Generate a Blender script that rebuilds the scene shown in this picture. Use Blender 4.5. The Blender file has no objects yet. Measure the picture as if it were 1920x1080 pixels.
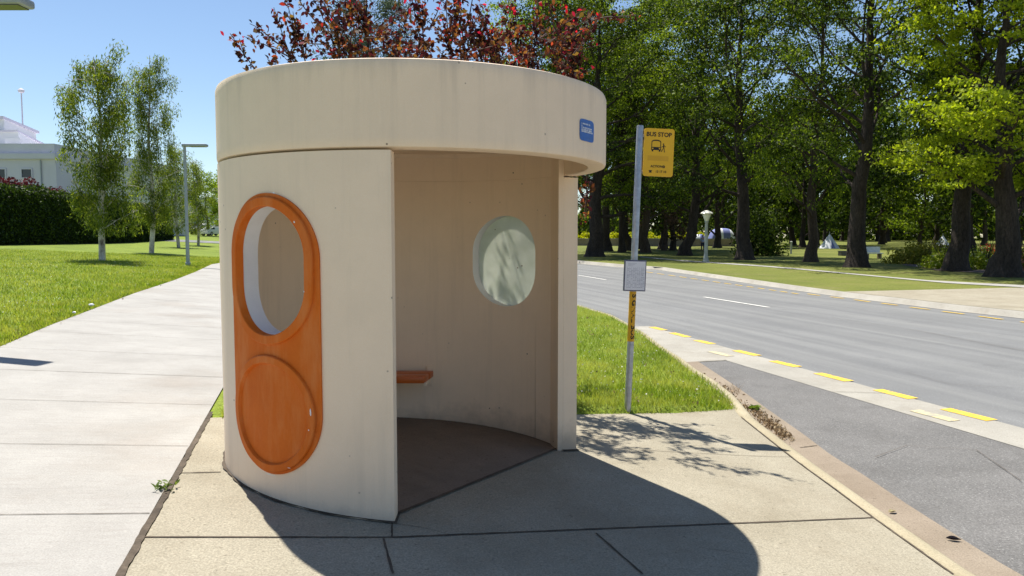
import bpy, bmesh, math, random
import numpy as np
from mathutils import Vector, Matrix

# ------------------------------------------------------------------ camera, sky, sun, exposure
scene = bpy.context.scene
COL = scene.collection
FPX, PITCH, HCAM = 1400.0, 0.0685, 1.6
SUN = Vector((-0.27, 0.4185, 1.0)).normalized()          # towards the sun
cam_d = bpy.data.cameras.new('camera'); cam = bpy.data.objects.new('camera', cam_d); COL.objects.link(cam)
cam_d.sensor_width = 36.0; cam_d.lens = FPX / 1920 * 36.0
cam_d.clip_start = 0.05; cam_d.clip_end = 3000
cam.location = (0, 0, HCAM); cam.rotation_euler = (math.pi / 2 - PITCH, 0, 0)
scene.camera = cam
world = bpy.data.worlds.new('World'); scene.world = world; world.use_nodes = True
nt = world.node_tree; bg = nt.nodes['Background']
sky = nt.nodes.new('ShaderNodeTexSky'); sky.sky_type = 'NISHITA'; sky.sun_disc = False
sky.sun_elevation = math.asin(SUN.z); sky.sun_rotation = math.atan2(SUN.x, SUN.y)
sky.altitude = 600; sky.air_density = 1.05; sky.dust_density = 0.3; sky.ozone_density = 2.6
nt.links.new(sky.outputs[0], bg.inputs[0]); bg.inputs[1].default_value = 0.071
sun_d = bpy.data.lights.new('sun', 'SUN'); sun_d.energy = 4.5; sun_d.angle = math.radians(0.5); sun_d.color = (1, 0.95, 0.86)
sun_o = bpy.data.objects.new('sun', sun_d); COL.objects.link(sun_o)
sun_o.rotation_euler = (-SUN).to_track_quat('-Z', 'Y').to_euler()
scene.view_settings.view_transform = 'Standard'; scene.view_settings.look = 'None'
scene.view_settings.exposure = 0.94; scene.view_settings.gamma = 1.0

# ------------------------------------------------------------------ ground shape and pixel -> ground
BETA = math.atan(0.271); CB, SB = math.cos(BETA), math.sin(BETA)
def uv2xy(u, v): return CB * u - SB * v, SB * u + CB * v
def xy2uv(x, y): return CB * x + SB * y, -SB * x + CB * y
ZROAD = -0.40
def prof(u):
    if u < -19.6: return 1.1406
    if u < -3.6: return 0.3726 + 0.048 * (-3.6 - u)
    if u < 3.3: return 0.054 - 0.0885 * u
    s = min(u - 3.3, 1.6)
    return -0.23805 - 0.0885 * (s - s * s / 3.2)
KERB_READY = False
def zl(x, y):
    u, v = xy2uv(x, y); z = prof(u) + 0.0145 * min(max(0, v - 75), 160)
    if KERB_READY and u > -0.8 and v > 6.3:
        k = uk(v); e = v - (6.42 + 0.78 * (u + 0.8) / (k + 0.8))
        if e > 0: z += 0.065 * min(1, e / 0.05) * min(1, max(0, k - u) / 0.6) * min(1, max(0, u + 0.8) / 0.5) * min(1, max(0, 22 - v) / 8)
    return z
def zp(x, y):
    d = math.hypot(x, y)
    return -0.27 + 0.0055 * min(max(0, d - 42), 200)
def ray(px, py):
    x, y = (px - 960) / FPX, (540 - py) / FPX
    c, s = math.cos(PITCH), math.sin(PITCH)
    return (x, c + y * s, -s + y * c)
def hit(px, py, f):
    r = ray(px, py); lo = 0.5; t = 0.5
    if not callable(f):
        t = (f - HCAM) / r[2]; return Vector((r[0] * t, r[1] * t, f))
    while t < 600:
        if HCAM + r[2] * t <= f(r[0] * t, r[1] * t): break
        lo = t; t *= 1.01
    hi = t
    for _ in range(30):
        m = (lo + hi) / 2
        if HCAM + r[2] * m <= f(r[0] * m, r[1] * m): hi = m
        else: lo = m
    return Vector((r[0] * hi, r[1] * hi, HCAM + r[2] * hi))
def at(px, py, Y):
    r = ray(px, py); t = Y / r[1]; return Vector((r[0] * t, Y, HCAM + r[2] * t))

# ------------------------------------------------------------------ materials
def mat(name, rough=0.8, spec=0.3):
    m = bpy.data.materials.new(name); m.use_nodes = True
    b = m.node_tree.nodes['Principled BSDF']; b.inputs['Roughness'].default_value = rough
    b.inputs['Specular IOR Level'].default_value = spec
    return m, m.node_tree, b
def N(t, typ, **kw):
    n = t.nodes.new(typ)
    for k, v in kw.items(): setattr(n, k, v)
    return n
def ramp(t, fac, stops):
    r = N(t, 'ShaderNodeValToRGB'); e = r.color_ramp.elements
    while len(e) < len(stops): e.new(0.5)
    for i, (p, c) in enumerate(stops):
        e[i].position = p; e[i].color = (c[0], c[1], c[2], 1)
    t.links.new(fac, r.inputs[0]); return r.outputs[0]
def coords(t, scale=(1, 1, 1), kind='Object'):
    tc = N(t, 'ShaderNodeTexCoord'); mp = N(t, 'ShaderNodeMapping'); mp.inputs['Scale'].default_value = scale
    t.links.new(tc.outputs[kind], mp.inputs[0]); return mp.outputs[0]
def noise(t, vec, scale, detail=4, rough=0.6):
    n = N(t, 'ShaderNodeTexNoise'); n.inputs['Scale'].default_value = scale
    n.inputs['Detail'].default_value = detail; n.inputs['Roughness'].default_value = rough
    t.links.new(vec, n.inputs['Vector']); return n.outputs['Fac']
def mixc(t, fac, a, b, mode='MIX'):
    m = N(t, 'ShaderNodeMix', data_type='RGBA', blend_type=mode)
    for s, v in ((m.inputs[0], fac), (m.inputs[6], a), (m.inputs[7], b)):
        if hasattr(v, 'links'): t.links.new(v, s)
        elif isinstance(v, (int, float)): s.default_value = v
        else: s.default_value = (v[0], v[1], v[2], 1)
    return m.outputs[2]
def bump(t, b, h, strength, dist):
    n = N(t, 'ShaderNodeBump'); n.inputs['Strength'].default_value = strength; n.inputs['Distance'].default_value = dist
    t.links.new(h, n.inputs['Height']); t.links.new(n.outputs[0], b.inputs['Normal'])
def speckled(name, stops, s1, fine, fine_amt, rough=0.85, bmp=0.3, bdist=0.004, scale=(1, 1, 1), extra=None, spec=0.25):
    """base colour from a large noise, broken up by a fine one"""
    m, t, b = mat(name, rough, spec); v = coords(t, scale)
    c = ramp(t, noise(t, v, s1, 6, 0.65), stops)
    f = noise(t, v, fine, 3, 0.7)
    c = mixc(t, fine_amt, c, ramp(t, f, [(0.3, (0.12,) * 3), (0.5, (0.5,) * 3), (0.7, (0.95,) * 3)]), 'OVERLAY')
    if extra: c = extra(t, v, c)
    t.links.new(c, b.inputs['Base Color'])
    if bmp: bump(t, b, f, bmp, bdist)
    return m
def plain(name, c, rough=0.5, spec=0.4, metal=0.0, var=0.06, s=8):
    m, t, b = mat(name, rough, spec); b.inputs['Metallic'].default_value = metal
    v = coords(t); a = [max(0, x * (1 - var * 2)) for x in c]; d = [min(1, x * (1 + var * 2)) for x in c]
    t.links.new(ramp(t, noise(t, v, s, 5), [(0.3, a), (0.7, d)]), b.inputs['Base Color'])
    return m
def leafmat(name, stops, trans=0.45, patch=None, rough=0.6, tint=(1.25, 1.3, 0.5)):
    m = bpy.data.materials.new(name); m.use_nodes = True; t = m.node_tree; t.nodes.clear()
    out = N(t, 'ShaderNodeOutputMaterial'); g = N(t, 'ShaderNodeNewGeometry')
    c = ramp(t, g.outputs['Random Per Island'], stops)
    if patch: c = mixc(t, ramp(t, noise(t, g.outputs['Position'], patch[0], 5, 0.65), [(0.44, (0,) * 3), (0.63, (patch[2],) * 3)]), c, patch[1])
    p = N(t, 'ShaderNodeBsdfPrincipled'); p.inputs['Roughness'].default_value = rough; p.inputs['Specular IOR Level'].default_value = 0.2
    tr = N(t, 'ShaderNodeBsdfTranslucent'); mx = N(t, 'ShaderNodeMixShader'); mx.inputs[0].default_value = trans
    t.links.new(c, p.inputs['Base Color']); t.links.new(mixc(t, 1.0, c, tint, 'MULTIPLY'), tr.inputs[0])
    t.links.new(p.outputs[0], mx.inputs[1]); t.links.new(tr.outputs[0], mx.inputs[2]); t.links.new(mx.outputs[0], out.inputs[0])
    return m
M = {}
# cream painted render of the shelter, with faint runs and pin holes
def wall_extra(t, v, c):
    vs = coords(t, (9, 9, 0.55)); st = noise(t, vs, 1.0, 5, 0.7)
    c = mixc(t, ramp(t, st, [(0.5, (0,) * 3), (0.8, (0.42,) * 3)]), c, (0.62, 0.50, 0.375))
    pt_ = noise(t, v, 3.1, 7, 0.75); c = mixc(t, ramp(t, pt_, [(0.45, (0,) * 3), (0.75, (0.35,) * 3)]), c, (0.74, 0.60, 0.45))
    sx = N(t, 'ShaderNodeSeparateXYZ'); t.links.new(v, sx.inputs[0]); zz = N(t, 'ShaderNodeMath', operation='MULTIPLY_ADD'); t.links.new(noise(t, v, 5, 6, 0.7), zz.inputs[0]); zz.inputs[1].default_value = 0.35; t.links.new(sx.outputs[2], zz.inputs[2])
    c = mixc(t, ramp(t, zz.outputs[0], [(0.10, (0.75,) * 3), (0.30, (0,) * 3)]), c, (0.40, 0.33, 0.26))
    zr = N(t, 'ShaderNodeMath', operation='MULTIPLY_ADD'); t.links.new(st, zr.inputs[0]); zr.inputs[1].default_value = 0.5; t.links.new(sx.outputs[2], zr.inputs[2])
    zq = N(t, 'ShaderNodeMath', operation='SUBTRACT'); t.links.new(zr.outputs[0], zq.inputs[0]); zq.inputs[1].default_value = 2.2
    c = mixc(t, ramp(t, zq.outputs[0], [(0.50, (0,) * 3), (0.70, (0.34,) * 3)]), c, (0.50, 0.41, 0.33))
    vo = N(t, 'ShaderNodeTexVoronoi'); vo.inputs['Scale'].default_value = 9; t.links.new(v, vo.inputs['Vector'])
    ms = noise(t, v, 2.3, 2)
    hole = mixc(t, 1.0, ramp(t, vo.outputs['Distance'], [(0.045, (1,) * 3), (0.075, (0,) * 3)]), ramp(t, ms, [(0.50, (0,) * 3), (0.6, (1,) * 3)]), 'MULTIPLY')
    return mixc(t, hole, c, (0.16, 0.12, 0.09))
M['cream'] = speckled('cream_render', [(0.25, (0.845, 0.672, 0.50)), (0.75, (0.895, 0.72, 0.54))], 1.2, 170, 0.09, 0.8, 0.35, 0.003, extra=wall_extra)
M['white_paint'] = speckled('white_paint', [(0.3, (0.70, 0.68, 0.68)), (0.7, (0.80, 0.78, 0.78))], 3, 120, 0.08, 0.7, 0.2, 0.003)
def orange_extra(t, v, c):
    sc = noise(t, coords(t, (3, 3, 0.6)), 3, 6, 0.7)
    return mixc(t, ramp(t, sc, [(0.46, (0,) * 3), (0.75, (0.7,) * 3)]), c, (0.66, 0.24, 0.075))
M['orange'] = speckled('orange_paint', [(0.3, (0.58, 0.120, 0.010)), (0.7, (0.66, 0.155, 0.015))], 2.5, 60, 0.05, 0.6, 0.12, 0.002, extra=orange_extra, spec=0.15)
M['bench'] = speckled('bench_paint', [(0.3, (0.46, 0.095, 0.012)), (0.7, (0.56, 0.125, 0.015))], 2.5, 60, 0.06, 0.35, 0.1, 0.002, spec=0.5)
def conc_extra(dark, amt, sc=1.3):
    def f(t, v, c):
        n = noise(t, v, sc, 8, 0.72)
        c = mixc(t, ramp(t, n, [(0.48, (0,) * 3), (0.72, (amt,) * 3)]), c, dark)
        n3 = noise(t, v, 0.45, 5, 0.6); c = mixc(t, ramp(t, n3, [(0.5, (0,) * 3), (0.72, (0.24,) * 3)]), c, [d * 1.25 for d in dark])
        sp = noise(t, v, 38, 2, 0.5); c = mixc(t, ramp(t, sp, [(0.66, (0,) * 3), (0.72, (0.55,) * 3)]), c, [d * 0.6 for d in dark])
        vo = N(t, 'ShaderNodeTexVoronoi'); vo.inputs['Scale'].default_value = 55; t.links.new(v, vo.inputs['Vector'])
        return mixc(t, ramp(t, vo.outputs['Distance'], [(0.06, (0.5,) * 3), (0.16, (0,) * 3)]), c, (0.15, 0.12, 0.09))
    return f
M['apron'] = speckled('tan_concrete', [(0.3, (0.258, 0.230, 0.170)), (0.7, (0.335, 0.304, 0.235))], 1.1, 95, 0.40, 0.9, 0.5, 0.004, extra=conc_extra((0.20, 0.165, 0.115), 0.5))
def path_extra(t, v, c):
    n = noise(t, coords(t, (1.6, 13, 1), 'UV'), 2.2, 6, 0.7)
    c = mixc(t, ramp(t, n, [(0.5, (0,) * 3), (0.78, (0.55,) * 3)]), c, (0.235, 0.215, 0.195))
    n2 = noise(t, v, 0.5, 5, 0.6)
    return mixc(t, ramp(t, n2, [(0.55, (0,) * 3), (0.8, (0.5,) * 3)]), c, (0.24, 0.19, 0.145))
M['path'] = speckled('pale_concrete', [(0.3, (0.285, 0.274, 0.254)), (0.7, (0.365, 0.353, 0.33))], 1.4, 120, 0.22, 0.9, 0.35, 0.003, extra=path_extra)
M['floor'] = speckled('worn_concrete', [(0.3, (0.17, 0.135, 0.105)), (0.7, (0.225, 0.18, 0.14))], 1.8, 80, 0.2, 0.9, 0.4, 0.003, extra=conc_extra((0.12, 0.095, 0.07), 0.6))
M['kerb'] = speckled('kerb_concrete', [(0.3, (0.31, 0.27, 0.18)), (0.7, (0.40, 0.35, 0.245))], 1.5, 80, 0.22, 0.9, 0.5, 0.005, extra=conc_extra((0.23, 0.185, 0.12), 0.45))
M['gutter'] = speckled('gutter_concrete', [(0.3, (0.215, 0.175, 0.13)), (0.7, (0.29, 0.24, 0.185))], 1.2, 90, 0.30, 0.9, 0.5, 0.005, extra=conc_extra((0.16, 0.12, 0.085), 0.5))
M['strip'] = speckled('strip_concrete', [(0.3, (0.28, 0.265, 0.23)), (0.7, (0.37, 0.35, 0.305))], 1.0, 90, 0.2, 0.9, 0.4, 0.004, extra=conc_extra((0.20, 0.175, 0.14), 0.5, 0.9))
def road_extra(t, v, c):
    n = noise(t, coords(t, (7, 0.35, 1), 'UV'), 0.22, 4, 0.6)
    c = mixc(t, ramp(t, n, [(0.4, (0,) * 3), (0.65, (0.7,) * 3)]), c, (0.22, 0.222, 0.215))
    sp = noise(t, v, 1.7, 6, 0.75); c = mixc(t, ramp(t, sp, [(0.58, (0,) * 3), (0.72, (0.45,) * 3)]), c, (0.10, 0.10, 0.10))
    tk = noise(t, coords(t, (2.2, 0.05, 1), 'UV'), 1.0, 3, 0.5); c = mixc(t, ramp(t, tk, [(0.42, (0.0,) * 3), (0.62, (0.55,) * 3)]), c, (0.125, 0.127, 0.13))
    vo = N(t, 'ShaderNodeTexVoronoi'); vo.inputs['Scale'].default_value = 42; t.links.new(v, vo.inputs['Vector'])
    return mixc(t, ramp(t, vo.outputs['Distance'], [(0.10, (0.5,) * 3), (0.22, (0,) * 3)]), c, (0.50, 0.49, 0.46))
M['road'] = speckled('road_asphalt', [(0.3, (0.145, 0.148, 0.150)), (0.7, (0.190, 0.193, 0.193))], 0.6, 75, 0.35, 0.85, 0.5, 0.005, extra=road_extra)
M['bay'] = speckled('bay_asphalt', [(0.3, (0.120, 0.117, 0.113)), (0.7, (0.165, 0.160, 0.154))], 0.9, 70, 0.45, 0.85, 0.6, 0.006, extra=(lambda t, v, c: mixc(t, ramp(t, noise(t, v, 1.4, 7, 0.75), [(0.5, (0,) * 3), (0.7, (0.6,) * 3)]), mixc(t, ramp(t, noise(t, v, 60, 2), [(0.62, (0,) * 3), (0.72, (0.6,) * 3)]), c, (0.42, 0.41, 0.39)), (0.10, 0.095, 0.09))))
worn = lambda t, v, c: mixc(t, ramp(t, noise(t, v, 14, 6, 0.8), [(0.53, (0,) * 3), (0.62, (0.85,) * 3)]), c, (0.20, 0.195, 0.17))
M['yellow_line'] = speckled('yellow_line', [(0.3, (0.66, 0.42, 0.045)), (0.7, (0.74, 0.49, 0.07))], 3, 60, 0.35, 0.7, 0.3, 0.003, extra=worn)
M['old_yellow'] = speckled('faded_line', [(0.3, (0.50, 0.42, 0.22)), (0.7, (0.56, 0.49, 0.31))], 3, 60, 0.35, 0.8, 0.3, 0.003, extra=lambda t, v, c: mixc(t, ramp(t, noise(t, v, 9, 6, 0.8), [(0.45, (0,) * 3), (0.56, (0.9,) * 3)]), c, (0.31, 0.295, 0.255)))
M['white_line'] = speckled('white_line', [(0.3, (0.62, 0.61, 0.57)), (0.7, (0.72, 0.71, 0.66))], 3, 60, 0.25, 0.7, 0.3, 0.003, extra=worn)
M['joint'] = speckled('joint_dirt_gap_shade', [(0.3, (0.05, 0.04, 0.03)), (0.7, (0.12, 0.095, 0.07))], 6, 60, 0.3, 0.95, 0.6, 0.006)  # dirt in the joints, also the shade line painted round the wall base
M['grass_ground'] = speckled('grass_soil', [(0.28, (0.080, 0.120, 0.012)), (0.5, (0.150, 0.205, 0.020)), (0.75, (0.21, 0.255, 0.032))], 0.55, 26, 0.55, 0.95, 0.9, 0.03,
    extra=lambda t, v, c: mixc(t, ramp(t, noise(t, v, 2.6, 6, 0.7), [(0.56, (0,) * 3), (0.75, (0.5,) * 3)]), c, (0.27, 0.27, 0.07)))
M['park_ground'] = speckled('park_grass', [(0.3, (0.085, 0.108, 0.016)), (0.55, (0.135, 0.152, 0.026)), (0.78, (0.20, 0.185, 0.060))], 0.16, 14, 0.45, 0.95, 0.9, 0.04,
    extra=lambda t, v, c: mixc(t, ramp(t, noise(t, v, 0.5, 6, 0.7), [(0.52, (0,) * 3), (0.72, (0.6,) * 3)]), c, (0.20, 0.165, 0.075)))
M['steel'] = plain('galvanised_steel', (0.42, 0.43, 0.45), 0.42, 0.5, 0.75, 0.1, 20)
M['lamp_grey'] = plain('lamp_grey', (0.34, 0.37, 0.42), 0.5, 0.4, 0.2, 0.05)
M['sign_yellow'] = plain('sign_yellow', (0.83, 0.46, 0.012), 0.4, 0.4, 0, 0.02)
M['black'] = plain('black_print', (0.02, 0.018, 0.016), 0.5, 0.3)
M['strip_yellow'] = plain('strip_yellow', (0.70, 0.37, 0.010), 0.4, 0.4, 0, 0.02)
M['case'] = plain('case_purple_grey', (0.10, 0.10, 0.17), 0.4, 0.5)
M['paper'] = plain('paper_sheet', (0.72, 0.72, 0.78), 0.35, 0.5, 0, 0.03, 4)
M['print_grey'] = plain('grey_print', (0.42, 0.42, 0.50), 0.6)
M['blue'] = plain('blue_enamel', (0.018, 0.105, 0.40), 0.4, 0.4, 0, 0.1, 30)
M['white_print'] = plain('white_print', (0.75, 0.77, 0.82), 0.5)
M['bark'] = speckled('dark_bark', [(0.3, (0.026, 0.020, 0.017)), (0.7, (0.068, 0.052, 0.042))], 2.0, 16, 0.5, 0.95, 1.0, 0.05, (1, 1, 0.35))
M['brown_bark'] = speckled('brown_bark', [(0.3, (0.045, 0.031, 0.022)), (0.7, (0.095, 0.07, 0.05))], 2.0, 16, 0.5, 0.95, 1.0, 0.05, (1, 1, 0.35))
M['white_bark'] = speckled('white_bark', [(0.34, (0.16, 0.12, 0.10)), (0.46, (0.52, 0.47, 0.42)), (0.75, (0.66, 0.62, 0.57))], 3.0, 20, 0.3, 0.85, 0.5, 0.02, (1, 1, 0.6))
M['twig'] = plain('twig_bark', (0.075, 0.040, 0.032), 0.8)
M['elm'] = leafmat('elm_leaf', [(0.0, (0.060, 0.098, 0.009)), (0.5, (0.155, 0.225, 0.018)), (1.0, (0.32, 0.38, 0.035))], 0.48)
M['dark_leaf'] = leafmat('dark_leaf', [(0.0, (0.014, 0.026, 0.005)), (0.6, (0.048, 0.080, 0.010)), (1.0, (0.18, 0.24, 0.024))], 0.42)
M['oak'] = leafmat('oak_leaf', [(0.0, (0.15, 0.205, 0.010)), (0.5, (0.28, 0.35, 0.018)), (1.0, (0.42, 0.46, 0.035))], 0.5)
M['gum'] = leafmat('gum_leaf', [(0.0, (0.065, 0.10, 0.022)), (0.6, (0.145, 0.195, 0.035)), (1.0, (0.29, 0.31, 0.04))], 0.5)
M['needle'] = leafmat('needle_leaf', [(0.0, (0.07, 0.095, 0.07)), (1.0, (0.15, 0.185, 0.13))], 0.3, tint=(1.1, 1.15, 0.9))
M['copper'] = leafmat('copper_leaf', [(0.0, (0.055, 0.032, 0.026)), (0.6, (0.12, 0.075, 0.055)), (1.0, (0.20, 0.13, 0.095))], 0.35, tint=(1.2, 1.0, 0.9))
M['plum'] = leafmat('plum_leaf', [(0.0, (0.022, 0.008, 0.012)), (0.40, (0.065, 0.014, 0.020)), (0.58, (0.080, 0.045, 0.018)), (0.76, (0.15, 0.060, 0.022)), (0.92, (0.18, 0.16, 0.03)), (1.0, (0.40, 0.03, 0.03))], 0.5, rough=0.6, tint=(1.5, 1.0, 0.8))
M['plum_tip'] = leafmat('plum_tip_leaf', [(0.0, (0.10, 0.012, 0.03)), (0.5, (0.30, 0.015, 0.045)), (1.0, (0.55, 0.02, 0.03))], 0.55, rough=0.6, tint=(1.5, 0.9, 0.9))
M['hedge'] = leafmat('hedge_leaf', [(0.0, (0.012, 0.024, 0.006)), (0.6, (0.026, 0.05, 0.010)), (1.0, (0.08, 0.125, 0.018))], 0.3)
M['red_shrub'] = leafmat('red_shrub_leaf', [(0.0, (0.035, 0.010, 0.014)), (1.0, (0.11, 0.025, 0.03))], 0.4, tint=(1.4, 0.9, 0.9))
M['yellow_shrub'] = leafmat('yellow_shrub_leaf', [(0.0, (0.28, 0.31, 0.015)), (1.0, (0.52, 0.50, 0.02))], 0.45)
M['olive_shrub'] = leafmat('olive_shrub_leaf', [(0.0, (0.14, 0.15, 0.02)), (1.0, (0.30, 0.28, 0.05))], 0.4)
M['rose_leaf'] = leafmat('rose_leaf', [(0.0, (0.18, 0.24, 0.02)), (0.86, (0.36, 0.42, 0.03)), (0.9, (0.75, 0.68, 0.40)), (1.0, (0.85, 0.80, 0.62))], 0.4)
M['pink_rose'] = leafmat('pink_rose_leaf', [(0.0, (0.09, 0.12, 0.02)), (0.6, (0.16, 0.2, 0.03)), (0.66, (0.6, 0.22, 0.22)), (1.0, (0.75, 0.36, 0.33))], 0.4)
M['red_rose'] = leafmat('red_rose_leaf', [(0.0, (0.06, 0.08, 0.02)), (0.55, (0.10, 0.13, 0.03)), (0.6, (0.5, 0.04, 0.05)), (1.0, (0.6, 0.07, 0.07))], 0.4)
M['blade'] = leafmat('grass_blade', [(0.0, (0.09, 0.145, 0.010)), (0.5, (0.175, 0.250, 0.016)), (0.85, (0.25, 0.31, 0.03)), (1.0, (0.46, 0.43, 0.15))], 0.5, (1.1, (0.36, 0.355, 0.10), 0.9), rough=0.5)
M['clover'] = leafmat('clover_flower', [(0.0, (0.55, 0.54, 0.44)), (1.0, (0.78, 0.77, 0.70))], 0.3, tint=(1, 1, 1))
M['litter'] = leafmat('dry_leaf', [(0.0, (0.16, 0.105, 0.055)), (0.6, (0.30, 0.21, 0.12)), (1.0, (0.42, 0.33, 0.20))], 0.3, tint=(1, 1, 1))
M['weed'] = leafmat('weed_leaf', [(0.0, (0.09, 0.14, 0.03)), (1.0, (0.19, 0.25, 0.07))], 0.4)
M['build_white_shaded'] = plain('building_white_shaded', (0.62, 0.60, 0.69), 0.7, 0.3, 0, 0.02, 0.5)  # building white with bluish sky-lit shade mixed into the colour
M['tier_white_lit'] = plain('tier_white_lit', (0.76, 0.77, 0.79), 0.7, 0.3, 0, 0.02, 0.5)  # same white, lightened to paint the brighter light on the roof tiers
M['window_dark'] = plain('window_dark', (0.03, 0.035, 0.045), 0.15, 0.6)
M['tyre'] = plain('tyre_rubber', (0.02, 0.02, 0.02), 0.8)
M['maroon'] = plain('maroon_paint', (0.085, 0.018, 0.035), 0.25, 0.6)
M['car_white'] = plain('white_car_paint', (0.72, 0.73, 0.75), 0.25, 0.6)
M['car_dark'] = plain('dark_car_paint', (0.03, 0.03, 0.045), 0.25, 0.6)
M['car_red'] = plain('tail_red', (0.4, 0.02, 0.02), 0.3, 0.5)
M['lamp_stone'] = speckled('pale_lamp_stone', [(0.3, (0.34, 0.36, 0.31)), (0.7, (0.46, 0.47, 0.42))], 2, 30, 0.2, 0.8, 0.3, 0.01)
M['opal'] = plain('opal_glass', (0.80, 0.78, 0.68), 0.3, 0.5)
M['lens'] = plain('lamp_lens', (.08, .085, .07), .3, .5)
M['tent_white'] = plain('tent_white', (0.74, 0.76, 0.80), 0.7)
M['tent_blue'] = plain('tent_blue', (0.16, 0.19, 0.42), 0.7)
M['tent_dark'] = plain('tent_dark', (0.07, 0.08, 0.14), 0.7)
M['wall_stone'] = speckled('park_wall_stone', [(0.3, (0.22, 0.17, 0.12)), (0.7, (0.33, 0.27, 0.20))], 0.7, 12, 0.3, 0.9, 0.4, 0.02)
M['bench_white'] = plain('bench_pale', (0.50, 0.55, 0.60), 0.6)
M['soil'] = speckled('mulch', [(0.3, (0.085, 0.065, 0.055)), (0.7, (0.17, 0.135, 0.115))], 2, 30, 0.4, 0.95, 0.8, 0.03)
M['skin'] = plain('skin', (0.42, 0.26, 0.19), 0.6)
M['shirt'] = plain('pale_blue_cloth', (0.38, 0.45, 0.62), 0.8)
M['trousers'] = plain('dark_cloth', (0.03, 0.035, 0.06), 0.8)
# frosted pane
m, t, b = mat('frosted_pane', 0.45, 0.4); M['pane'] = m
tr = N(t, 'ShaderNodeBsdfTranslucent'); mx = N(t, 'ShaderNodeMixShader'); mx.inputs[0].default_value = 0.72
v = coords(t); c = ramp(t, noise(t, v, 5, 5), [(0.35, (0.72, 0.745, 0.67)), (0.7, (0.84, 0.85, 0.80))])
vo = N(t, 'ShaderNodeTexVoronoi'); vo.inputs['Scale'].default_value = 11; t.links.new(v, vo.inputs['Vector'])
c = mixc(t, mixc(t, 1.0, ramp(t, vo.outputs['Distance'], [(0.05, (1,) * 3), (0.09, (0,) * 3)]), ramp(t, noise(t, v, 6, 2), [(0.5, (0,) * 3), (0.58, (1,) * 3)]), 'MULTIPLY'), c, (0.16, 0.09, 0.03))
t.links.new(c, b.inputs['Base Color']); t.links.new(c, tr.inputs[0])
t.links.new(b.outputs[0], mx.inputs[1]); t.links.new(tr.outputs[0], mx.inputs[2]); t.links.new(mx.outputs[0], t.nodes['Material Output'].inputs[0])

# ------------------------------------------------------------------ object helpers
def np_mesh(name, V, F, mats, smooth=False, uv=None, midx=None):
    V = np.asarray(V, np.float32); F = np.asarray(F, np.int32); k = F.shape[1]
    me = bpy.data.meshes.new(name)
    me.vertices.add(len(V)); me.vertices.foreach_set('co', V.ravel())
    me.loops.add(F.size); me.loops.foreach_set('vertex_index', F.ravel())
    me.polygons.add(len(F)); me.polygons.foreach_set('loop_start', np.arange(0, F.size, k, dtype=np.int32))
    if smooth: me.polygons.foreach_set('use_smooth', np.ones(len(F), bool))
    if midx is not None: me.polygons.foreach_set('material_index', np.asarray(midx, np.int32))
    me.update(calc_edges=True)
    if uv is not None:
        l = me.uv_layers.new(name='UVMap'); l.data.foreach_set('uv', np.asarray(uv, np.float32)[F.ravel()].ravel())
    for m in (mats if isinstance(mats, (list, tuple)) else [mats]): me.materials.append(m)
    me.validate(); return me
def link(name, me, parent=None):
    o = bpy.data.objects.new(name, me); COL.objects.link(o)
    if parent: o.parent = parent
    return o
def tag(o, label=None, cat=None, group=None, kind=None):
    if label: o['label'] = label
    if cat: o['category'] = cat
    if group: o['group'] = group
    if kind: o['kind'] = kind
    return o
def thing(name, label, cat, loc=(0, 0, 0), rz=0, group=None):
    o = bpy.data.objects.new(name, None); COL.objects.link(o); o.location = loc; o.rotation_euler = (0, 0, rz)
    o.empty_display_size = 0.2
    return tag(o, label, cat, group)
def copy_tree(o, label=None, parent=None):
    c = o.copy(); COL.objects.link(c)
    if parent: c.parent = parent
    if label: c['label'] = label
    for ch in list(o.children): copy_tree(ch, None, c)
    return c
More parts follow.
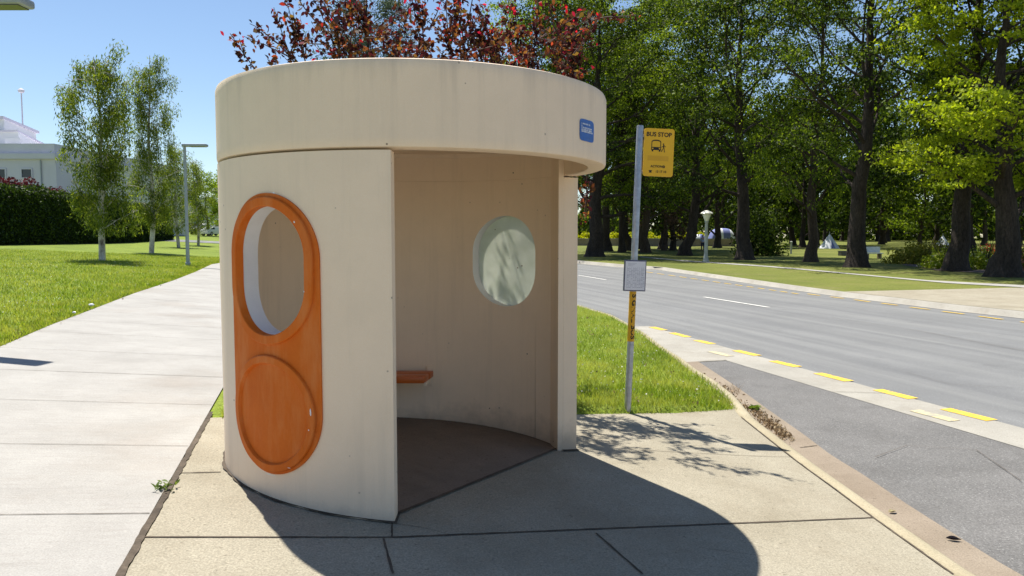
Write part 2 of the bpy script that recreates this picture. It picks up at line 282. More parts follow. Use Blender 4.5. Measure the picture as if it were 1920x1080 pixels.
class MB:
    """small mesh collector"""
    def __init__(s): s.bm = bmesh.new()
    def box(s, x0, x1, y0, y1, z0, z1, mtx=None):
        vs = [s.bm.verts.new(Vector(p) if mtx is None else mtx @ Vector(p)) for p in
              [(x0, y0, z0), (x1, y0, z0), (x1, y1, z0), (x0, y1, z0), (x0, y0, z1), (x1, y0, z1), (x1, y1, z1), (x0, y1, z1)]]
        for f in ((3, 2, 1, 0), (4, 5, 6, 7), (0, 1, 5, 4), (1, 2, 6, 5), (2, 3, 7, 6), (3, 0, 4, 7)): s.bm.faces.new([vs[i] for i in f])
        return s
    def poly(s, pts):
        s.bm.faces.new([s.bm.verts.new(Vector(p)) for p in pts]); return s
    def prism(s, pts, z0, z1, mtx=None):
        """pts in plan (x,y); z0/z1 numbers or functions"""
        g = lambda z, p: z(p) if callable(z) else z
        T = (lambda p: p) if mtx is None else (lambda p: mtx @ p)
        a = [s.bm.verts.new(T(Vector((p[0], p[1], g(z0, p))))) for p in pts]; b = [s.bm.verts.new(T(Vector((p[0], p[1], g(z1, p))))) for p in pts]
        n = len(pts); s.bm.faces.new(a[::-1]); s.bm.faces.new(b)
        for i in range(n): s.bm.faces.new((a[i], a[(i + 1) % n], b[(i + 1) % n], b[i]))
        return s
    def tube(s, pts, rad, sides=10, cap=True):
        rad = rad if isinstance(rad, (list, tuple)) else [rad] * len(pts); rings = []
        for i, p in enumerate(pts):
            p = Vector(p); d = (Vector(pts[min(i + 1, len(pts) - 1)]) - Vector(pts[max(i - 1, 0)])).normalized()
            a = d.orthogonal().normalized() if abs(d.z) < 0.95 else Vector((1, 0, 0)); a = (a - d * a.dot(d)).normalized(); b_ = d.cross(a)
            rings.append([s.bm.verts.new(p + (a * math.cos(2 * math.pi * k / sides) + b_ * math.sin(2 * math.pi * k / sides)) * rad[i]) for k in range(sides)])
        for r0, r1 in zip(rings, rings[1:]):
            for k in range(sides): s.bm.faces.new((r0[k], r0[(k + 1) % sides], r1[(k + 1) % sides], r1[k]))
        if cap: s.bm.faces.new(rings[0][::-1]); s.bm.faces.new(rings[-1])
        return s
    def lathe(s, prof, seg=24, c=(0, 0)):
        rings = []
        for r, z in prof:
            rings.append([s.bm.verts.new((c[0] + r * math.cos(2 * math.pi * k / seg), c[1] + r * math.sin(2 * math.pi * k / seg), z)) for k in range(seg)] if r > 1e-6 else [s.bm.verts.new((c[0], c[1], z))])
        for a, b in zip(rings, rings[1:]):
            for k in range(seg):
                k2 = (k + 1) % seg
                if len(a) == 1 and len(b) == 1: continue
                if len(a) == 1: s.bm.faces.new((a[0], b[k2], b[k]))
                elif len(b) == 1: s.bm.faces.new((a[k], a[k2], b[0]))
                else: s.bm.faces.new((a[k], a[k2], b[k2], b[k]))
        return s
    def build(s, name, m, parent=None, smooth=None, bevel=0, seg=2):
        bmesh.ops.recalc_face_normals(s.bm, faces=s.bm.faces[:])
        if bevel:
            es = [e for e in s.bm.edges if len(e.link_faces) == 2 and e.calc_face_angle(0) > 0.6]
            bmesh.ops.bevel(s.bm, geom=es, offset=bevel, segments=seg, affect='EDGES', profile=0.5)
        me = bpy.data.meshes.new(name); s.bm.to_mesh(me); s.bm.free(); me.materials.append(m)
        if smooth is not None:
            me.polygons.foreach_set('use_smooth', np.ones(len(me.polygons), bool)); me.set_sharp_from_angle(angle=math.radians(smooth))
        return link(name, me, parent)
def text_mesh(body, size, align='CENTER', bold=0.0, extrude=0.0004):
    cu = bpy.data.curves.new('text', 'FONT'); cu.body = body; cu.size = size; cu.align_x = align; cu.align_y = 'CENTER'
    cu.offset = bold; cu.extrude = extrude; cu.resolution_u = 3
    o = bpy.data.objects.new('text', cu); COL.objects.link(o)
    me = bpy.data.meshes.new_from_object(o.evaluated_get(bpy.context.evaluated_depsgraph_get()))
    bpy.data.objects.remove(o); bpy.data.curves.remove(cu); return me

# ------------------------------------------------------------------ SETTING: ground, path, pavement, road
def uvp(p): return xy2uv(p[0], p[1])
kpx = [(1787, 1080), (1638, 973), (1560, 915), (1493, 866), (1389, 783), (1358, 741), (1324, 713), (1293, 693), (1269, 673), (1235, 651), (1204, 626), (1175, 609), (1142, 591), (1102, 579)]
kuv = [uvp(hit(*p, zl)) for p in kpx]
kv = [q[1] for q in kuv]; ku = [q[0] for q in kuv]
kv = [-40, -6] + kv + [60, 140, 700]; ku = [ku[0] - 0.6, ku[0] - 0.35] + ku + [ku[-1] + 2.6, ku[-1] + 14, ku[-1] + 180]
def uk(v): return float(np.interp(v, kv, ku))
KERB_READY = True
fpx = [(1920, 586), (1800, 574), (1700, 562), (1600, 551), (1500, 538), (1400, 524), (1300, 510), (1240, 502), (1160, 497), (1085, 491)]
fuv = [uvp(hit(*p, -0.28)) for p in fpx]
fv = [-60, 0] + [q[1] for q in fuv]; fu = [16.9, 17.0] + [q[0] for q in fuv]
fv += [fv[-1] + 80, 700]; fu += [fu[-1] + 14, fu[-1] + 190]
def ukf(v): return float(np.interp(v, fv, fu))
def sheet(name, vs, ufun, zfun, m, dz=0.0, kind='structure', ncol=None):
    V, F, U = [], [], []; nc = None
    for v in vs:
        us = ufun(v); nc = len(us)
        for u in us:
            x, y = uv2xy(u, v); V.append((x, y, zfun(x, y) + dz)); U.append((u, v))
    for i in range(len(vs) - 1):
        for j in range(nc - 1):
            a = i * nc + j; F.append((a, a + 1, a + nc + 1, a + nc))
    o = link(name, np_mesh(name, V, F, m, True, U)); 
    if kind: o['kind'] = kind
    return o
vrows = list(np.arange(-20, 6, 0.5)) + list(np.arange(6, 9, 0.08)) + list(np.arange(9, 40, 0.5)) + list(np.arange(40, 120, 4)) + list(np.arange(120, 700, 20))
lfrac = [-380, -200, -100, -60, -40, -30, -24, -19.6, -16, -12, -9, -7, -5.5, -4.5, -3.6, -3, -2, -1, -0.8, -0.3, 0, .6, 1, 1.5, 2, 2.6, 3.0]
sheet('lawn', vrows, lambda v: lfrac + list(np.linspace(3.2, max(uk(v) - 0.02, 3.25), 10)), zl, M['grass_ground'], -0.004)
sheet('park_ground', vrows, lambda v: [ukf(v) + 0.13 + d for d in (0, 1, 2, 4, 7, 11, 16, 24, 36, 55, 90, 150, 260, 500)], zp, M['park_ground'])
sheet('road', [-20, 0, 10, 20, 30, 40, 60, 80, 120, 200, 400, 700], lambda v: [uk(v) - 3, uk(v) + 3, (uk(v) + ukf(v)) / 2, ukf(v) + 3], lambda x, y: ZROAD, M['road'])
plq = [uvp(hit(*p, zl)) for p in ((0, 652), (92, 612), (171, 582), (251, 551), (324, 527), (367, 510), (397, 496))]
pl_v = [-20] + [q[1] for q in plq] + [plq[-1][1] + 40]; pl_u = [plq[0][0] + .1] + [q[0] for q in plq] + [plq[-1][0] + 3]
def upl(v): return float(np.interp(v, pl_v, pl_u))
sheet('footpath', list(np.arange(-16, 70, 0.4)), lambda v: list(np.linspace(upl(v), -0.835 + max(0, (v - 30)) * 0.06, 10)), zl, M['path'], 0.012)
# tan concrete apron in front of and under the shelter
V, F, U = [], [], []; ns, nr = 30, 60
for j in range(nr + 1):
    for i in range(ns + 1):
        s_ = i / ns; v = -14 + (1 - (1 - j / nr) ** 1.6) * (6.42 + 0.78 * s_ + 14); u = -0.80 + s_ * (uk(v) - 0.01 + 0.80)
        x, y = uv2xy(u, v); V.append((x, y, zl(x, y) + 0.008)); U.append((u, v))
for j in range(nr):
    for i in range(ns): a = j * (ns + 1) + i; F.append((a, a + 1, a + ns + 2, a + ns + 1))
tag(link('pavement', np_mesh('pavement', V, F, M['apron'], True, U)), kind='structure')
# kerb: back top line -> rounded top -> face
V, F, U = [], [], []; kvs = list(np.arange(-8, 26, 0.25)) + list(np.arange(26, 120, 4)); acc = 0
pts = [Vector(uv2xy(uk(v), v)) for v in kvs]
for i, p in enumerate(pts):
    d = (pts[min(i + 1, len(pts) - 1)] - pts[max(i - 1, 0)]).normalized(); nrm = Vector((d.y, -d.x))
    z = zl(p.x, p.y) + 0.006; acc += (p - pts[i - 1]).length if i else 0
    wk = 0.14 if kvs[i] < 7 else max(0.09, 0.14 - 0.01 * (kvs[i] - 7)); hk = max(z - ZROAD - 0.012, 0.03)
    for off, dz in ((0, -0.1), (0, 0), (wk * 0.75, 0.0), (wk * 0.93, -0.012), (wk, -0.035), (wk + 0.035, -hk)):
        q = p + nrm * off; V.append((q.x, q.y, max(z + dz, ZROAD + 0.008) if dz > -0.1 or off > 0 else z + dz)); U.append((off, acc))
for i in range(len(pts) - 1):
    for j in range(5): a = i * 6 + j; F.append((a, a + 1, a + 7, a + 6))
tag(link('kerb', np_mesh('kerb', V, F, M['kerb'], True, U)), kind='structure')
# gutter between kerb and bay asphalt
gpx = [(1909, 1080), (1782, 1000), (1702, 949), (1615, 890), (1560, 857), (1509, 818), (1442, 771), (1393, 735), (1344, 702), (1309, 679)]
gp = [hit(*p, ZROAD) for p in gpx]
gv = [uvp(p)[1] for p in gp]; gu = [uvp(p)[0] for p in gp]
gv = [-8] + gv; gu = [gu[0] - 0.5] + gu
def ug(v): return float(np.interp(v, gv, gu))
sheet('gutter', list(np.arange(-8, gv[-1], 0.25)) + [gv[-1]], lambda v: list(np.linspace(uk(v) + 0.1, ug(v), 4)), lambda x, y: ZROAD, M['gutter'], 0.012)
lo = [hit(*p, ZROAD) for p in ((1362, 677), (1438, 699), (1522, 725), (1620, 754), (1920, 842))]
hi = [hit(*p, ZROAD) for p in ((1338, 647), (1424, 669), (1500, 690), (1595, 717), (1920, 812))]
u_lo = float(np.mean([uvp(p)[0] for p in lo])); u_hi = float(np.mean([uvp(p)[0] for p in hi]))
tip = uvp(hit(1212, 612, ZROAD)); v_m = uvp(lo[0])[1]
# bay asphalt (darker) between gutter and strip
sheet('bus_bay', list(np.arange(-8, v_m, 0.4)) + [v_m], lambda v: list(np.linspace(ug(v) - 0.01, u_lo, 5)), lambda x, y: ZROAD, M['bay'], 0.004)
def strip_lo(v):
    return u_lo if v < v_m else uk(v) + 0.08
sheet('concrete_strip', list(np.arange(-8, v_m, 0.4)) + [v_m - 0.001, v_m] + list(np.arange(v_m + 0.3, tip[1], 0.3)) + [tip[1]],
      lambda v: list(np.linspace(min(strip_lo(v), ug(v) if v_m <= v else 99), u_hi + max(0, (v - 8)) * 0.02, 4)), lambda x, y: ZROAD, M['strip'], 0.008)
# painted markings on the road
def quad_strip(bm, a, b, w, z):
    a = Vector(a[:2]); b = Vector(b[:2]); d = (b - a).normalized(); n = Vector((-d.y, d.x)) * (w / 2)
    bm.faces.new([bm.verts.new((q.x, q.y, z)) for q in (a - n, b - n, b + n, a + n)])
def marks(name, items, m, dz):
    bm = bmesh.new()
    for (p0, p1, w) in items: quad_strip(bm, hit(*p0, ZROAD), hit(*p1, ZROAD), w, ZROAD + dz)
    me = bpy.data.meshes.new(name); bm.to_mesh(me); bm.free(); me.materials.append(m)
    tag(link(name, me), kind='structure')
marks('yellow_line_marking', [((1222, 614), (1246, 620), .17), ((1260, 625), (1290, 633), .17), ((1306, 639), (1336, 646), .17), ((1379, 658), (1421, 668), .17), ((1449, 678), (1496, 689), .17), ((1533, 701), (1592, 716), .17), ((1645, 732), (1712, 749), .17), ((1772, 768), (1860, 790), .17)]
      + [((1514, 551.5), (1537, 554.5), .1), ((1557, 557), (1582, 560), .1), ((1602, 562.5), (1631, 566.5), .1), ((1652, 569), (1683, 573), .1), ((1706, 576.5), (1743, 581), .1), ((1767, 584.5), (1808, 589.5), .1), ((1834, 593.5), (1880, 599.5), .1), ((1914, 604), (1965, 611), .1)]
      + [((1211 + k * 21, 510 + k * 3.05), (1224 + k * 21, 511.9 + k * 3.05), .1) for k in range(14)], M['yellow_line'], 0.013)
marks('faded_line_marking', [((1332, 660), (1370, 669), .16), ((1715, 771), (1790, 791), .16)]
      + [((1520, 546), (1575, 548.5), .12), ((1550, 550), (1600, 553), .12)], M['old_yellow'], 0.013)
marks('white_line_marking', [((1320, 557.5), (1442, 577), .12), ((1085, 516.5), (1136, 525), .12)], M['white_line'], 0.013)
# slab joints, drawn as thin lines of dirt in the pavement
def joint_line(bm, p0, p1, w, zf, seed=0, dz=0.012, jit=0.25):
    rng = random.Random(seed); a = hit(*p0, zf) if len(p0) == 2 else Vector(p0); b = hit(*p1, zf) if len(p1) == 2 else Vector(p1)
    n = max(6, int((b - a).length / 0.05)); d = (b - a).to_2d().normalized(); nn = Vector((-d.y, d.x)); prev = None
    for i in range(n + 1):
        c = a.lerp(b, i / n); ww = w / 2 * (1 + jit * rng.uniform(-1, 1)); off = nn * rng.uniform(-1, 1) * w * 0.12
        row = []
        for s_ in (-1, 1):
            q = c.to_2d() + off + nn * ww * s_; row.append(bm.verts.new((q.x, q.y, zf(q.x, q.y) + dz)))
        if prev: bm.faces.new((prev[0], row[0], row[1], prev[1]))
        prev = row
bm = bmesh.new()
for k, (a, b, w) in enumerate([((270, 1010.5), (735, 1011), .013), ((735, 1011), (1635, 973), .016), ((735, 1010), (735, 984), .009), ((719, 1013), (737, 1080), .012), ((1118, 1003), (1205, 1080), .012), ((740, 985), (790, 992), .004), ((790, 992), (848, 1007), .003), ((1310, 1030), (1430, 1046), .003),
          ((328, 890), (414, 888), .012), ((1180, 845), (1484, 859), .006), ((1787, 1080), (1638, 973.5), .014), ((1638, 973.5), (1560, 915), .014), ((1560, 915), (1493, 866), .014), ((1493, 866), (1389, 783), .014)]):
    joint_line(bm, a, b, w, zl, k)
def uvz(u, v): x, y = uv2xy(u, v); return (x, y, zl(x, y))
joint_line(bm, uvz(-0.815, 0.5), uvz(-0.815, 6.6), 0.034, zl, 77, 0.015, 0.16)
jv = [uvp(hit(200, y, zl))[1] for y in (968, 838, 757, 702, 662, 629)]
st_ = (jv[-1] - jv[0]) / 5
for k in range(-2, 26):
    v = jv[k] if 0 <= k < 6 else jv[0] + st_ * k
    joint_line(bm, uvz(upl(v) + 0.01, v), uvz(-0.84, v), 0.005 if k % 3 else 0.0075, zl, 100 + k, 0.016)
me = bpy.data.meshes.new('pavement_joints'); bm.to_mesh(me); bm.free(); me.materials.append(M['joint']); tag(link('pavement_joints', me), kind='structure')
bm = bmesh.new()
flat = lambda x, y: ZROAD
for k, (a, b, w) in enumerate([((1500, 842), (1532, 838), .012), ((1309, 679), (1205, 626), .0), ((1309, 679.5), (1362, 676.5), .02), ((1560, 736), (1660, 739), .01), ((1560, 596), (1700, 617), .012), ((1700, 617), (1930, 661), .014), ((1700, 700), (1780, 722), .006), ((1780, 722), (1900, 729), .006), ((1640, 860), (1700, 838), .005), ((1700, 838), (1830, 846), .005), ((1830, 846), (1915, 905), .006)]):
    if w: joint_line(bm, a, b, w, flat, 40 + k, 0.017)
me = bpy.data.meshes.new('gutter_joints'); bm.to_mesh(me); bm.free(); me.materials.append(M['joint']); tag(link('gutter_joints', me), kind='structure')
# far kerb, crossing and footpath over the road
fvs = list(np.arange(-30, 60, 1.0)) + list(np.arange(60, 140, 6))
V, F = [], []; pts = [Vector(uv2xy(ukf(v), v)) for v in fvs]
for i, p in enumerate(pts):
    d = (pts[min(i + 1, len(pts) - 1)] - pts[max(i - 1, 0)]).normalized(); n = Vector((-d.y, d.x)); z = zp(p.x, p.y)
    for off, zz in ((0.30, ZROAD + 0.006), (0.12, ZROAD + 0.012), (0.07, z - 0.0), (0.0, z + 0.008), (-0.13, z + 0.008)): q = p + n * off; V.append((q.x, q.y, zz))
for i in range(len(pts) - 1):
    for j in range(4): a = i * 5 + j; F.append((a, a + 1, a + 6, a + 5))
tag(link('far_kerb', np_mesh('far_kerb', V, F, M['strip'], False)), kind='structure')
bm = bmesh.new()
def ground_poly(bm, px, zf, dz):
    ps = [hit(*p, zf) for p in px]; bm.faces.new([bm.verts.new((p.x, p.y, p.z + dz)) for p in ps])
cu = [uvp(hit(*p, zp)) for p in ((1640, 546), (1740, 541), (1842, 537), (1930, 534), (2100, 538))]
cvv = [q[1] for q in cu][::-1]; cuu = [q[0] for q in cu][::-1]
sheet('crossing', list(np.linspace(-12, cvv[-1], 60)), lambda v: list(np.linspace(ukf(v) + .12, max(float(np.interp(v, cvv, cuu)), ukf(v) + .16), 8)), zp, M['apron'], .014)
bm = bmesh.new()
cl = [(1200, 481), (1275, 488), (1330, 491.5), (1420, 497.5), (1500, 504), (1580, 511.5), (1660, 519), (1740, 526), (1830, 531), (1930, 536), (2200, 553)]
row = None
for p in cl:
    q = hit(*p, zp); q2 = q + Vector((-0.35, -2.0, 0)); r = [bm.verts.new((a.x, a.y, zp(a.x, a.y) + 0.02)) for a in (q, q2)]
    if row: bm.faces.new((row[0], r[0], r[1], row[1]))
    row = r
me = bpy.data.meshes.new('park_path'); bm.to_mesh(me); bm.free(); me.materials.append(M['path']); tag(link('park_path', me), kind='structure')
# cross street far up the lawn
sheet('cross_street', [88, 92, 97], lambda v: [-60, -40, -20, -10, -4], zl, M['road'], 0.03)

# ------------------------------------------------------------------ BUS SHELTER
CX, CY, RO, RI, ZB, HT = -0.6716, 5.3531, 1.328, 1.20, 2.076, 2.552
sh = thing('bus_shelter', 'round cream concrete bus shelter with orange oval window panel and open side', 'bus shelter', (CX, CY, 0))
def cyl(a, r, z): return (r * math.cos(a), r * math.sin(a), z)
def gz(a, r): return zl(CX + r * math.cos(a), CY + r * math.sin(a))
def stadium(ac, r, z0, z1, R):
    """half-outline: z range of a stadium (centre angle ac, half width r metres, total z0..z1) at arc offset s"""
    def f(a):
        s_ = (a - ac) * R
        if abs(s_) > r + 1e-9: return None
        h = math.sqrt(max(0, r * r - s_ * s_)); return z0 + r - h, z1 - r + h
    return f
A_END0, A_END1 = math.radians(26.0), math.radians(271.0)
WC = math.radians(237.4); WR = math.radians(59.0); RMID = 1.326
hL = stadium(WC, 0.286, 1.04, 1.773, RMID); hR = stadium(WR, 0.315, 1.005, 1.778, RMID)
def angles():
    A = list(np.linspace(A_END0, A_END1, 170))
    for c, hw in ((WC, 0.286), (WR, 0.315)):
        w = hw / RMID; A = [a for a in A if abs(a - c) > w + 0.004]
        A += [c - w * math.cos(math.pi * k / 40) for k in range(41)]
    return sorted(A)
AN = angles(); WTOP = 2.064
bm = bmesh.new(); rv = {0: bmesh.new(), 1: bmesh.new()}
def colpts(a, r):
    """z breaks of the column at angle a"""
    for k, f in ((0, hL), (1, hR)):
        q = f(a)
        if q: return k, q
    return None, None
RW = 1.3255
def vert(b, cache, key, co):
    if key not in cache: cache[key] = b.verts.new(co)
    return cache[key]
cache = {}
def warp(a, r):
    """the openings are cut straight through, so they are wider in angle on the inner face"""
    if r == RI:
        for c, hw in ((WC, 0.286), (WR, 0.315)):
            w_ = hw / RMID; d = a - c; k_ = math.asin(RMID * math.sin(w_) / RI) / w_
            if abs(d) <= w_ + 1e-6: return c + d * k_
            if abs(d) < 2.2 * w_: f_ = (abs(d) - w_) / (1.2 * w_); return c + math.copysign(w_ * k_ + f_ * (2.2 * w_ - w_ * k_), d)
    return a
def P_(a, r, z): return vert(bm, cache, (round(a, 6), r, round(z, 5)), cyl(warp(a, r), r, z))
for a, b in zip(AN, AN[1:]):
    mid = (a + b) / 2; k, _ = colpts(mid, RW)
    for r in (RW, RI):
        ba, bb = gz(a, r) + 0.004, gz(b, r) + 0.004
        if k is None:
            bm.faces.new((P_(a, r, ba), P_(b, r, bb), P_(b, r, WTOP), P_(a, r, WTOP)))
        else:
            f = hL if k == 0 else hR; e = 1e-7
            qa = f(a) or f(a + 1e-9) or f(a - 1e-9); qb = f(b) or f(b - 1e-9) or f(b + 1e-9)
            bm.faces.new((P_(a, r, ba), P_(b, r, bb), P_(b, r, qb[0]), P_(a, r, qa[0])))
            bm.faces.new((P_(a, r, qa[1]), P_(b, r, qb[1]), P_(b, r, WTOP), P_(a, r, WTOP)))
            if r == RW:
                R_ = rv[k]
                for zi in (0, 1):
                    R_.faces.new([R_.verts.new(cyl(warp(x, rr), rr, z)) for x, rr, z in ((a, RW, qa[zi]), (b, RW, qb[zi]), (b, RI, qb[zi]), (a, RI, qa[zi]))])
    bm.faces.new((P_(a, RW, WTOP), P_(b, RW, WTOP), P_(b, RI, WTOP), P_(a, RI, WTOP)))
# vertical sides of the openings and the wall ends
for k, f, c in ((0, hL, WC), (1, hR, WR)):
    w = (0.286 if k == 0 else 0.315) / RMID
    for a in (c - w, c + w):
        z0, z1 = f(a) or f(a + 1e-9) or f(a - 1e-9)
        rv[k].faces.new([rv[k].verts.new(cyl(warp(a, rr), rr, z)) for rr, z in ((RW, z0), (RI, z0), (RI, z1), (RW, z1))])
for a in (A_END0, A_END1):
    bm.faces.new((P_(a, RW, gz(a, RW) + 0.004), P_(a, RI, gz(a, RI) + 0.004), P_(a, RI, WTOP), P_(a, RW, WTOP)))
bmesh.ops.recalc_face_normals(bm, faces=bm.faces[:])
es = [e for e in bm.edges if len(e.link_faces) == 2 and e.calc_face_angle(0) > 1.0 and max(math.hypot(v.co.x, v.co.y) for v in e.verts) > 1.3]
me = bpy.data.meshes.new('wall'); bm.to_mesh(me); bm.free(); me.materials.append(M['cream'])
me.polygons.foreach_set('use_smooth', np.ones(len(me.polygons), bool)); me.set_sharp_from_angle(angle=math.radians(35))
wall = link('wall', me, sh)
for k in (0, 1):
    bmesh.ops.remove_doubles(rv[k], verts=rv[k].verts[:], dist=1e-5); bmesh.ops.recalc_face_normals(rv[k], faces=rv[k].faces[:])
    me = bpy.data.meshes.new('window_reveal'); rv[k].to_mesh(me); rv[k].free(); me.materials.append(M['white_paint'])
    me.polygons.foreach_set('use_smooth', np.ones(len(me.polygons), bool)); link('window_reveal', me, sh)
# thicker jamb at the right end of the wall
jp = [(1.199, 26.0), (1.152, 26.0), (1.163, 28.5), (1.178, 31.5), (1.1985, 34.6), (1.1995, 30)]
MB().prism([(r * math.cos(math.radians(a)), r * math.sin(math.radians(a))) for r, a in jp], lambda p: zl(CX + p[0], CY + p[1]) + 0.004, 2.30).build('jamb', M['cream'], sh, 30)
# joint ring between wall and drum
bm = bmesh.new(); prev = None
for a in np.linspace(A_END0 + 0.01, A_END1 - 0.01, 120):
    rowv = [bm.verts.new(cyl(a, r, z)) for r, z in ((1.2005, WTOP - 0.002), (1.255, WTOP - 0.002), (1.255, ZB + 0.002), (1.2005, ZB + 0.002))]
    if prev:
        for j in range(4): bm.faces.new((prev[j], rowv[j], rowv[(j + 1) % 4], prev[(j + 1) % 4]))
    prev = rowv
bmesh.ops.recalc_face_normals(bm, faces=bm.faces[:]); me = bpy.data.meshes.new('joint_seal'); bm.to_mesh(me); bm.free(); me.materials.append(M['cream']); link('joint_seal', me, sh)
# roof drum
prof_ = [(0, 2.31), (1.17, 2.31), (RI, 2.28), (RI, ZB + 0.006), (RI + 0.006, ZB), (RO - 0.022, ZB), (RO - 0.006, ZB + 0.006), (RO, ZB + 0.022)]
prof_ += [(RO, z) for z in np.linspace(ZB + 0.06, HT - 0.06, 6)] + [(RO, HT - 0.03), (RO - 0.008, HT - 0.008), (RO - 0.03, HT), (RI + 0.02, HT), (RI, HT - 0.02), (RI, HT - 0.12), (0, HT - 0.10)]
MB().lathe(prof_, 200).build('roof_drum', M['cream'], sh, 30)
# floor slab inside, cut along the line between the two wall ends
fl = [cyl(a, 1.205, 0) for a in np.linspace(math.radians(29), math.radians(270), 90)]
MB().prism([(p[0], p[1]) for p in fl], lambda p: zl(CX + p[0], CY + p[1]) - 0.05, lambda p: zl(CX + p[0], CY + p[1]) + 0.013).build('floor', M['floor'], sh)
bm = bmesh.new(); prev = None  # dark ring paints the shadow gap under the wall; the slab joint follows
for a in np.linspace(A_END0 - 0.03, A_END1 + 0.012, 150):
    w_ = 0.018 + 0.006 * math.sin(a * 23) + 0.004 * math.sin(a * 71)
    rowv = [bm.verts.new((r * math.cos(a), r * math.sin(a), zl(CX + r * math.cos(a), CY + r * math.sin(a)) + 0.0165)) for r in (1.19, RW + w_)]
    if prev: bm.faces.new((prev[0], rowv[0], rowv[1], prev[1]))
    prev = rowv
for (p, q) in ((cyl(math.radians(28), 1.17, 0), cyl(math.radians(270.6), 1.21, 0)),):
    a_, b_ = Vector(p), Vector(q); d = (b_ - a_).normalized(); n = Vector((-d.y, d.x, 0)) * 0.011; pr = None
    for i in range(31):
        c = a_.lerp(b_, i / 30); rr = []
        for s_ in (-1, 1): qq = c + n * s_ * (1 + 0.2 * math.sin(i * 3.1)); rr.append(bm.verts.new((qq.x, qq.y, zl(CX + qq.x, CY + qq.y) + 0.018)))
        if pr: bm.faces.new((pr[0], rr[0], rr[1], pr[1]))
        pr = rr
me = bpy.data.meshes.new('floor_joint_gap_shade'); bm.to_mesh(me); bm.free(); me.materials.append(M['joint']); link('floor_joint_gap_shade', me, sh)
# orange panel: plate with opening, raised rings
pn = stadium(WC, 0.372, 0.236, 1.846, RMID); bm = bmesh.new(); RP = RW + 0.010; cache = {}
w = 0.372 / RMID; wh = 0.286 / RMID
A = sorted(set([WC - w * math.cos(math.pi * k / 60) for k in range(61)] + [WC - wh * math.cos(math.pi * k / 48) for k in range(49)]))
def PP(a, r, z): return vert(bm, cache, (round(a, 6), r, round(z, 5)), cyl(a, r, z))
def ev(f, a): return f(a) or f(a + 1e-8) or f(a - 1e-8)
for a, b in zip(A, A[1:]):
    if b - a < 1e-6: continue
    o0, o1 = ev(pn, a), ev(pn, b); hm = hL((a + b) / 2)
    if hm:
        i0, i1 = ev(hL, a), ev(hL, b); segs = [(o0[0], o1[0], i0[0], i1[0]), (i0[1], i1[1], o0[1], o1[1])]
    else: segs = [(o0[0], o1[0], o0[1], o1[1])]
    for z0, z1, z2, z3 in segs: bm.faces.new((PP(a, RP, z0), PP(b, RP, z1), PP(b, RP, z3), PP(a, RP, z2)))
    for z0, z1 in ((o0[0], o1[0]), (o0[1], o1[1])): bm.faces.new((PP(a, RP, z0), PP(b, RP, z1), PP(b, RW - 0.005, z1), PP(a, RW - 0.005, z0)))
for a in (WC - w, WC + w):
    z0, z1 = ev(pn, a); bm.faces.new((PP(a, RP, z0), PP(a, RP, z1), PP(a, RW - 0.005, z1), PP(a, RW - 0.005, z0)))
bmesh.ops.recalc_face_normals(bm, faces=bm.faces[:]); me = bpy.data.meshes.new('window_panel'); bm.to_mesh(me); bm.free(); me.materials.append(M['orange'])
me.polygons.foreach_set('use_smooth', np.ones(len(me.polygons), bool)); me.set_sharp_from_angle(angle=math.radians(35)); panel = link('window_panel', me, sh)
def outline(r, z0, z1, n=36):
    """stadium outline as (s, z, outward normal)"""
    out = []
    for k in range(n): t_ = math.pi * k / n; out.append((r * math.cos(t_), z1 - r + r * math.sin(t_), math.cos(t_), math.sin(t_)))
    for k in range(n): t_ = math.pi + math.pi * k / n; out.append((r * math.cos(t_), z0 + r + r * math.sin(t_), math.cos(t_), math.sin(t_)))
    return out
def ring(name, r, z0, z1, prof2, m, parent):
    bm = bmesh.new(); rows = []
    for s_, z, ns_, nz in outline(r, z0, z1):
        rows.append([bm.verts.new(cyl(WC + (s_ + ns_ * o) / RMID, RW + h_, z + nz * o)) for o, h_ in prof2])
    n = len(rows)
    for i in range(n):
        for j in range(len(prof2) - 1): bm.faces.new((rows[i][j], rows[(i + 1) % n][j], rows[(i + 1) % n][j + 1], rows[i][j + 1]))
    bmesh.ops.recalc_face_normals(bm, faces=bm.faces[:]); me = bpy.data.meshes.new(name); bm.to_mesh(me); bm.free(); me.materials.append(m)
    me.polygons.foreach_set('use_smooth', np.ones(len(me.polygons), bool)); me.set_sharp_from_angle(angle=math.radians(28)); return link(name, me, parent)
ring('window_rim', 0.286, 1.04, 1.773, [(-0.001, -0.02), (-0.001, 0.026), (0.003, 0.030), (0.047, 0.030), (0.052, 0.025), (0.055, 0.008)], M['orange'], panel)
ring('disc_rim', 0.292, 0.297, 0.881, [(-0.005, 0.008), (0.0, 0.025), (0.004, 0.030), (0.040, 0.030), (0.045, 0.025), (0.048, 0.008)], M['orange'], panel)
# chips in the orange paint
for (a_, z, ww, hh) in ((251.0, 0.63, .009, .05), (250.4, 0.53, .007, .010), (247.5, 1.68, .010, .012), (249.8, 1.30, .007, .010), (241.5, 1.843, .014, .010), (238.5, 0.238, .09, .004), (244.5, 0.30, .02, .004)):
    bm = bmesh.new(); a0 = math.radians(a_); pts_ = []
    for k in range(9):
        t_ = 2 * math.pi * k / 9; rr = 0.5 * (1 + 0.25 * math.sin(k * 5.1)); pts_.append(bm.verts.new(cyl(a0 + ww * rr * math.cos(t_) / RMID, RW + 0.0315, z + hh * rr * math.sin(t_))))
    bm.faces.new(pts_); bmesh.ops.recalc_face_normals(bm, faces=bm.faces[:]); me = bpy.data.meshes.new('paint_chip'); bm.to_mesh(me); bm.free(); me.materials.append(M['white_paint']); link('paint_chip', me, panel)
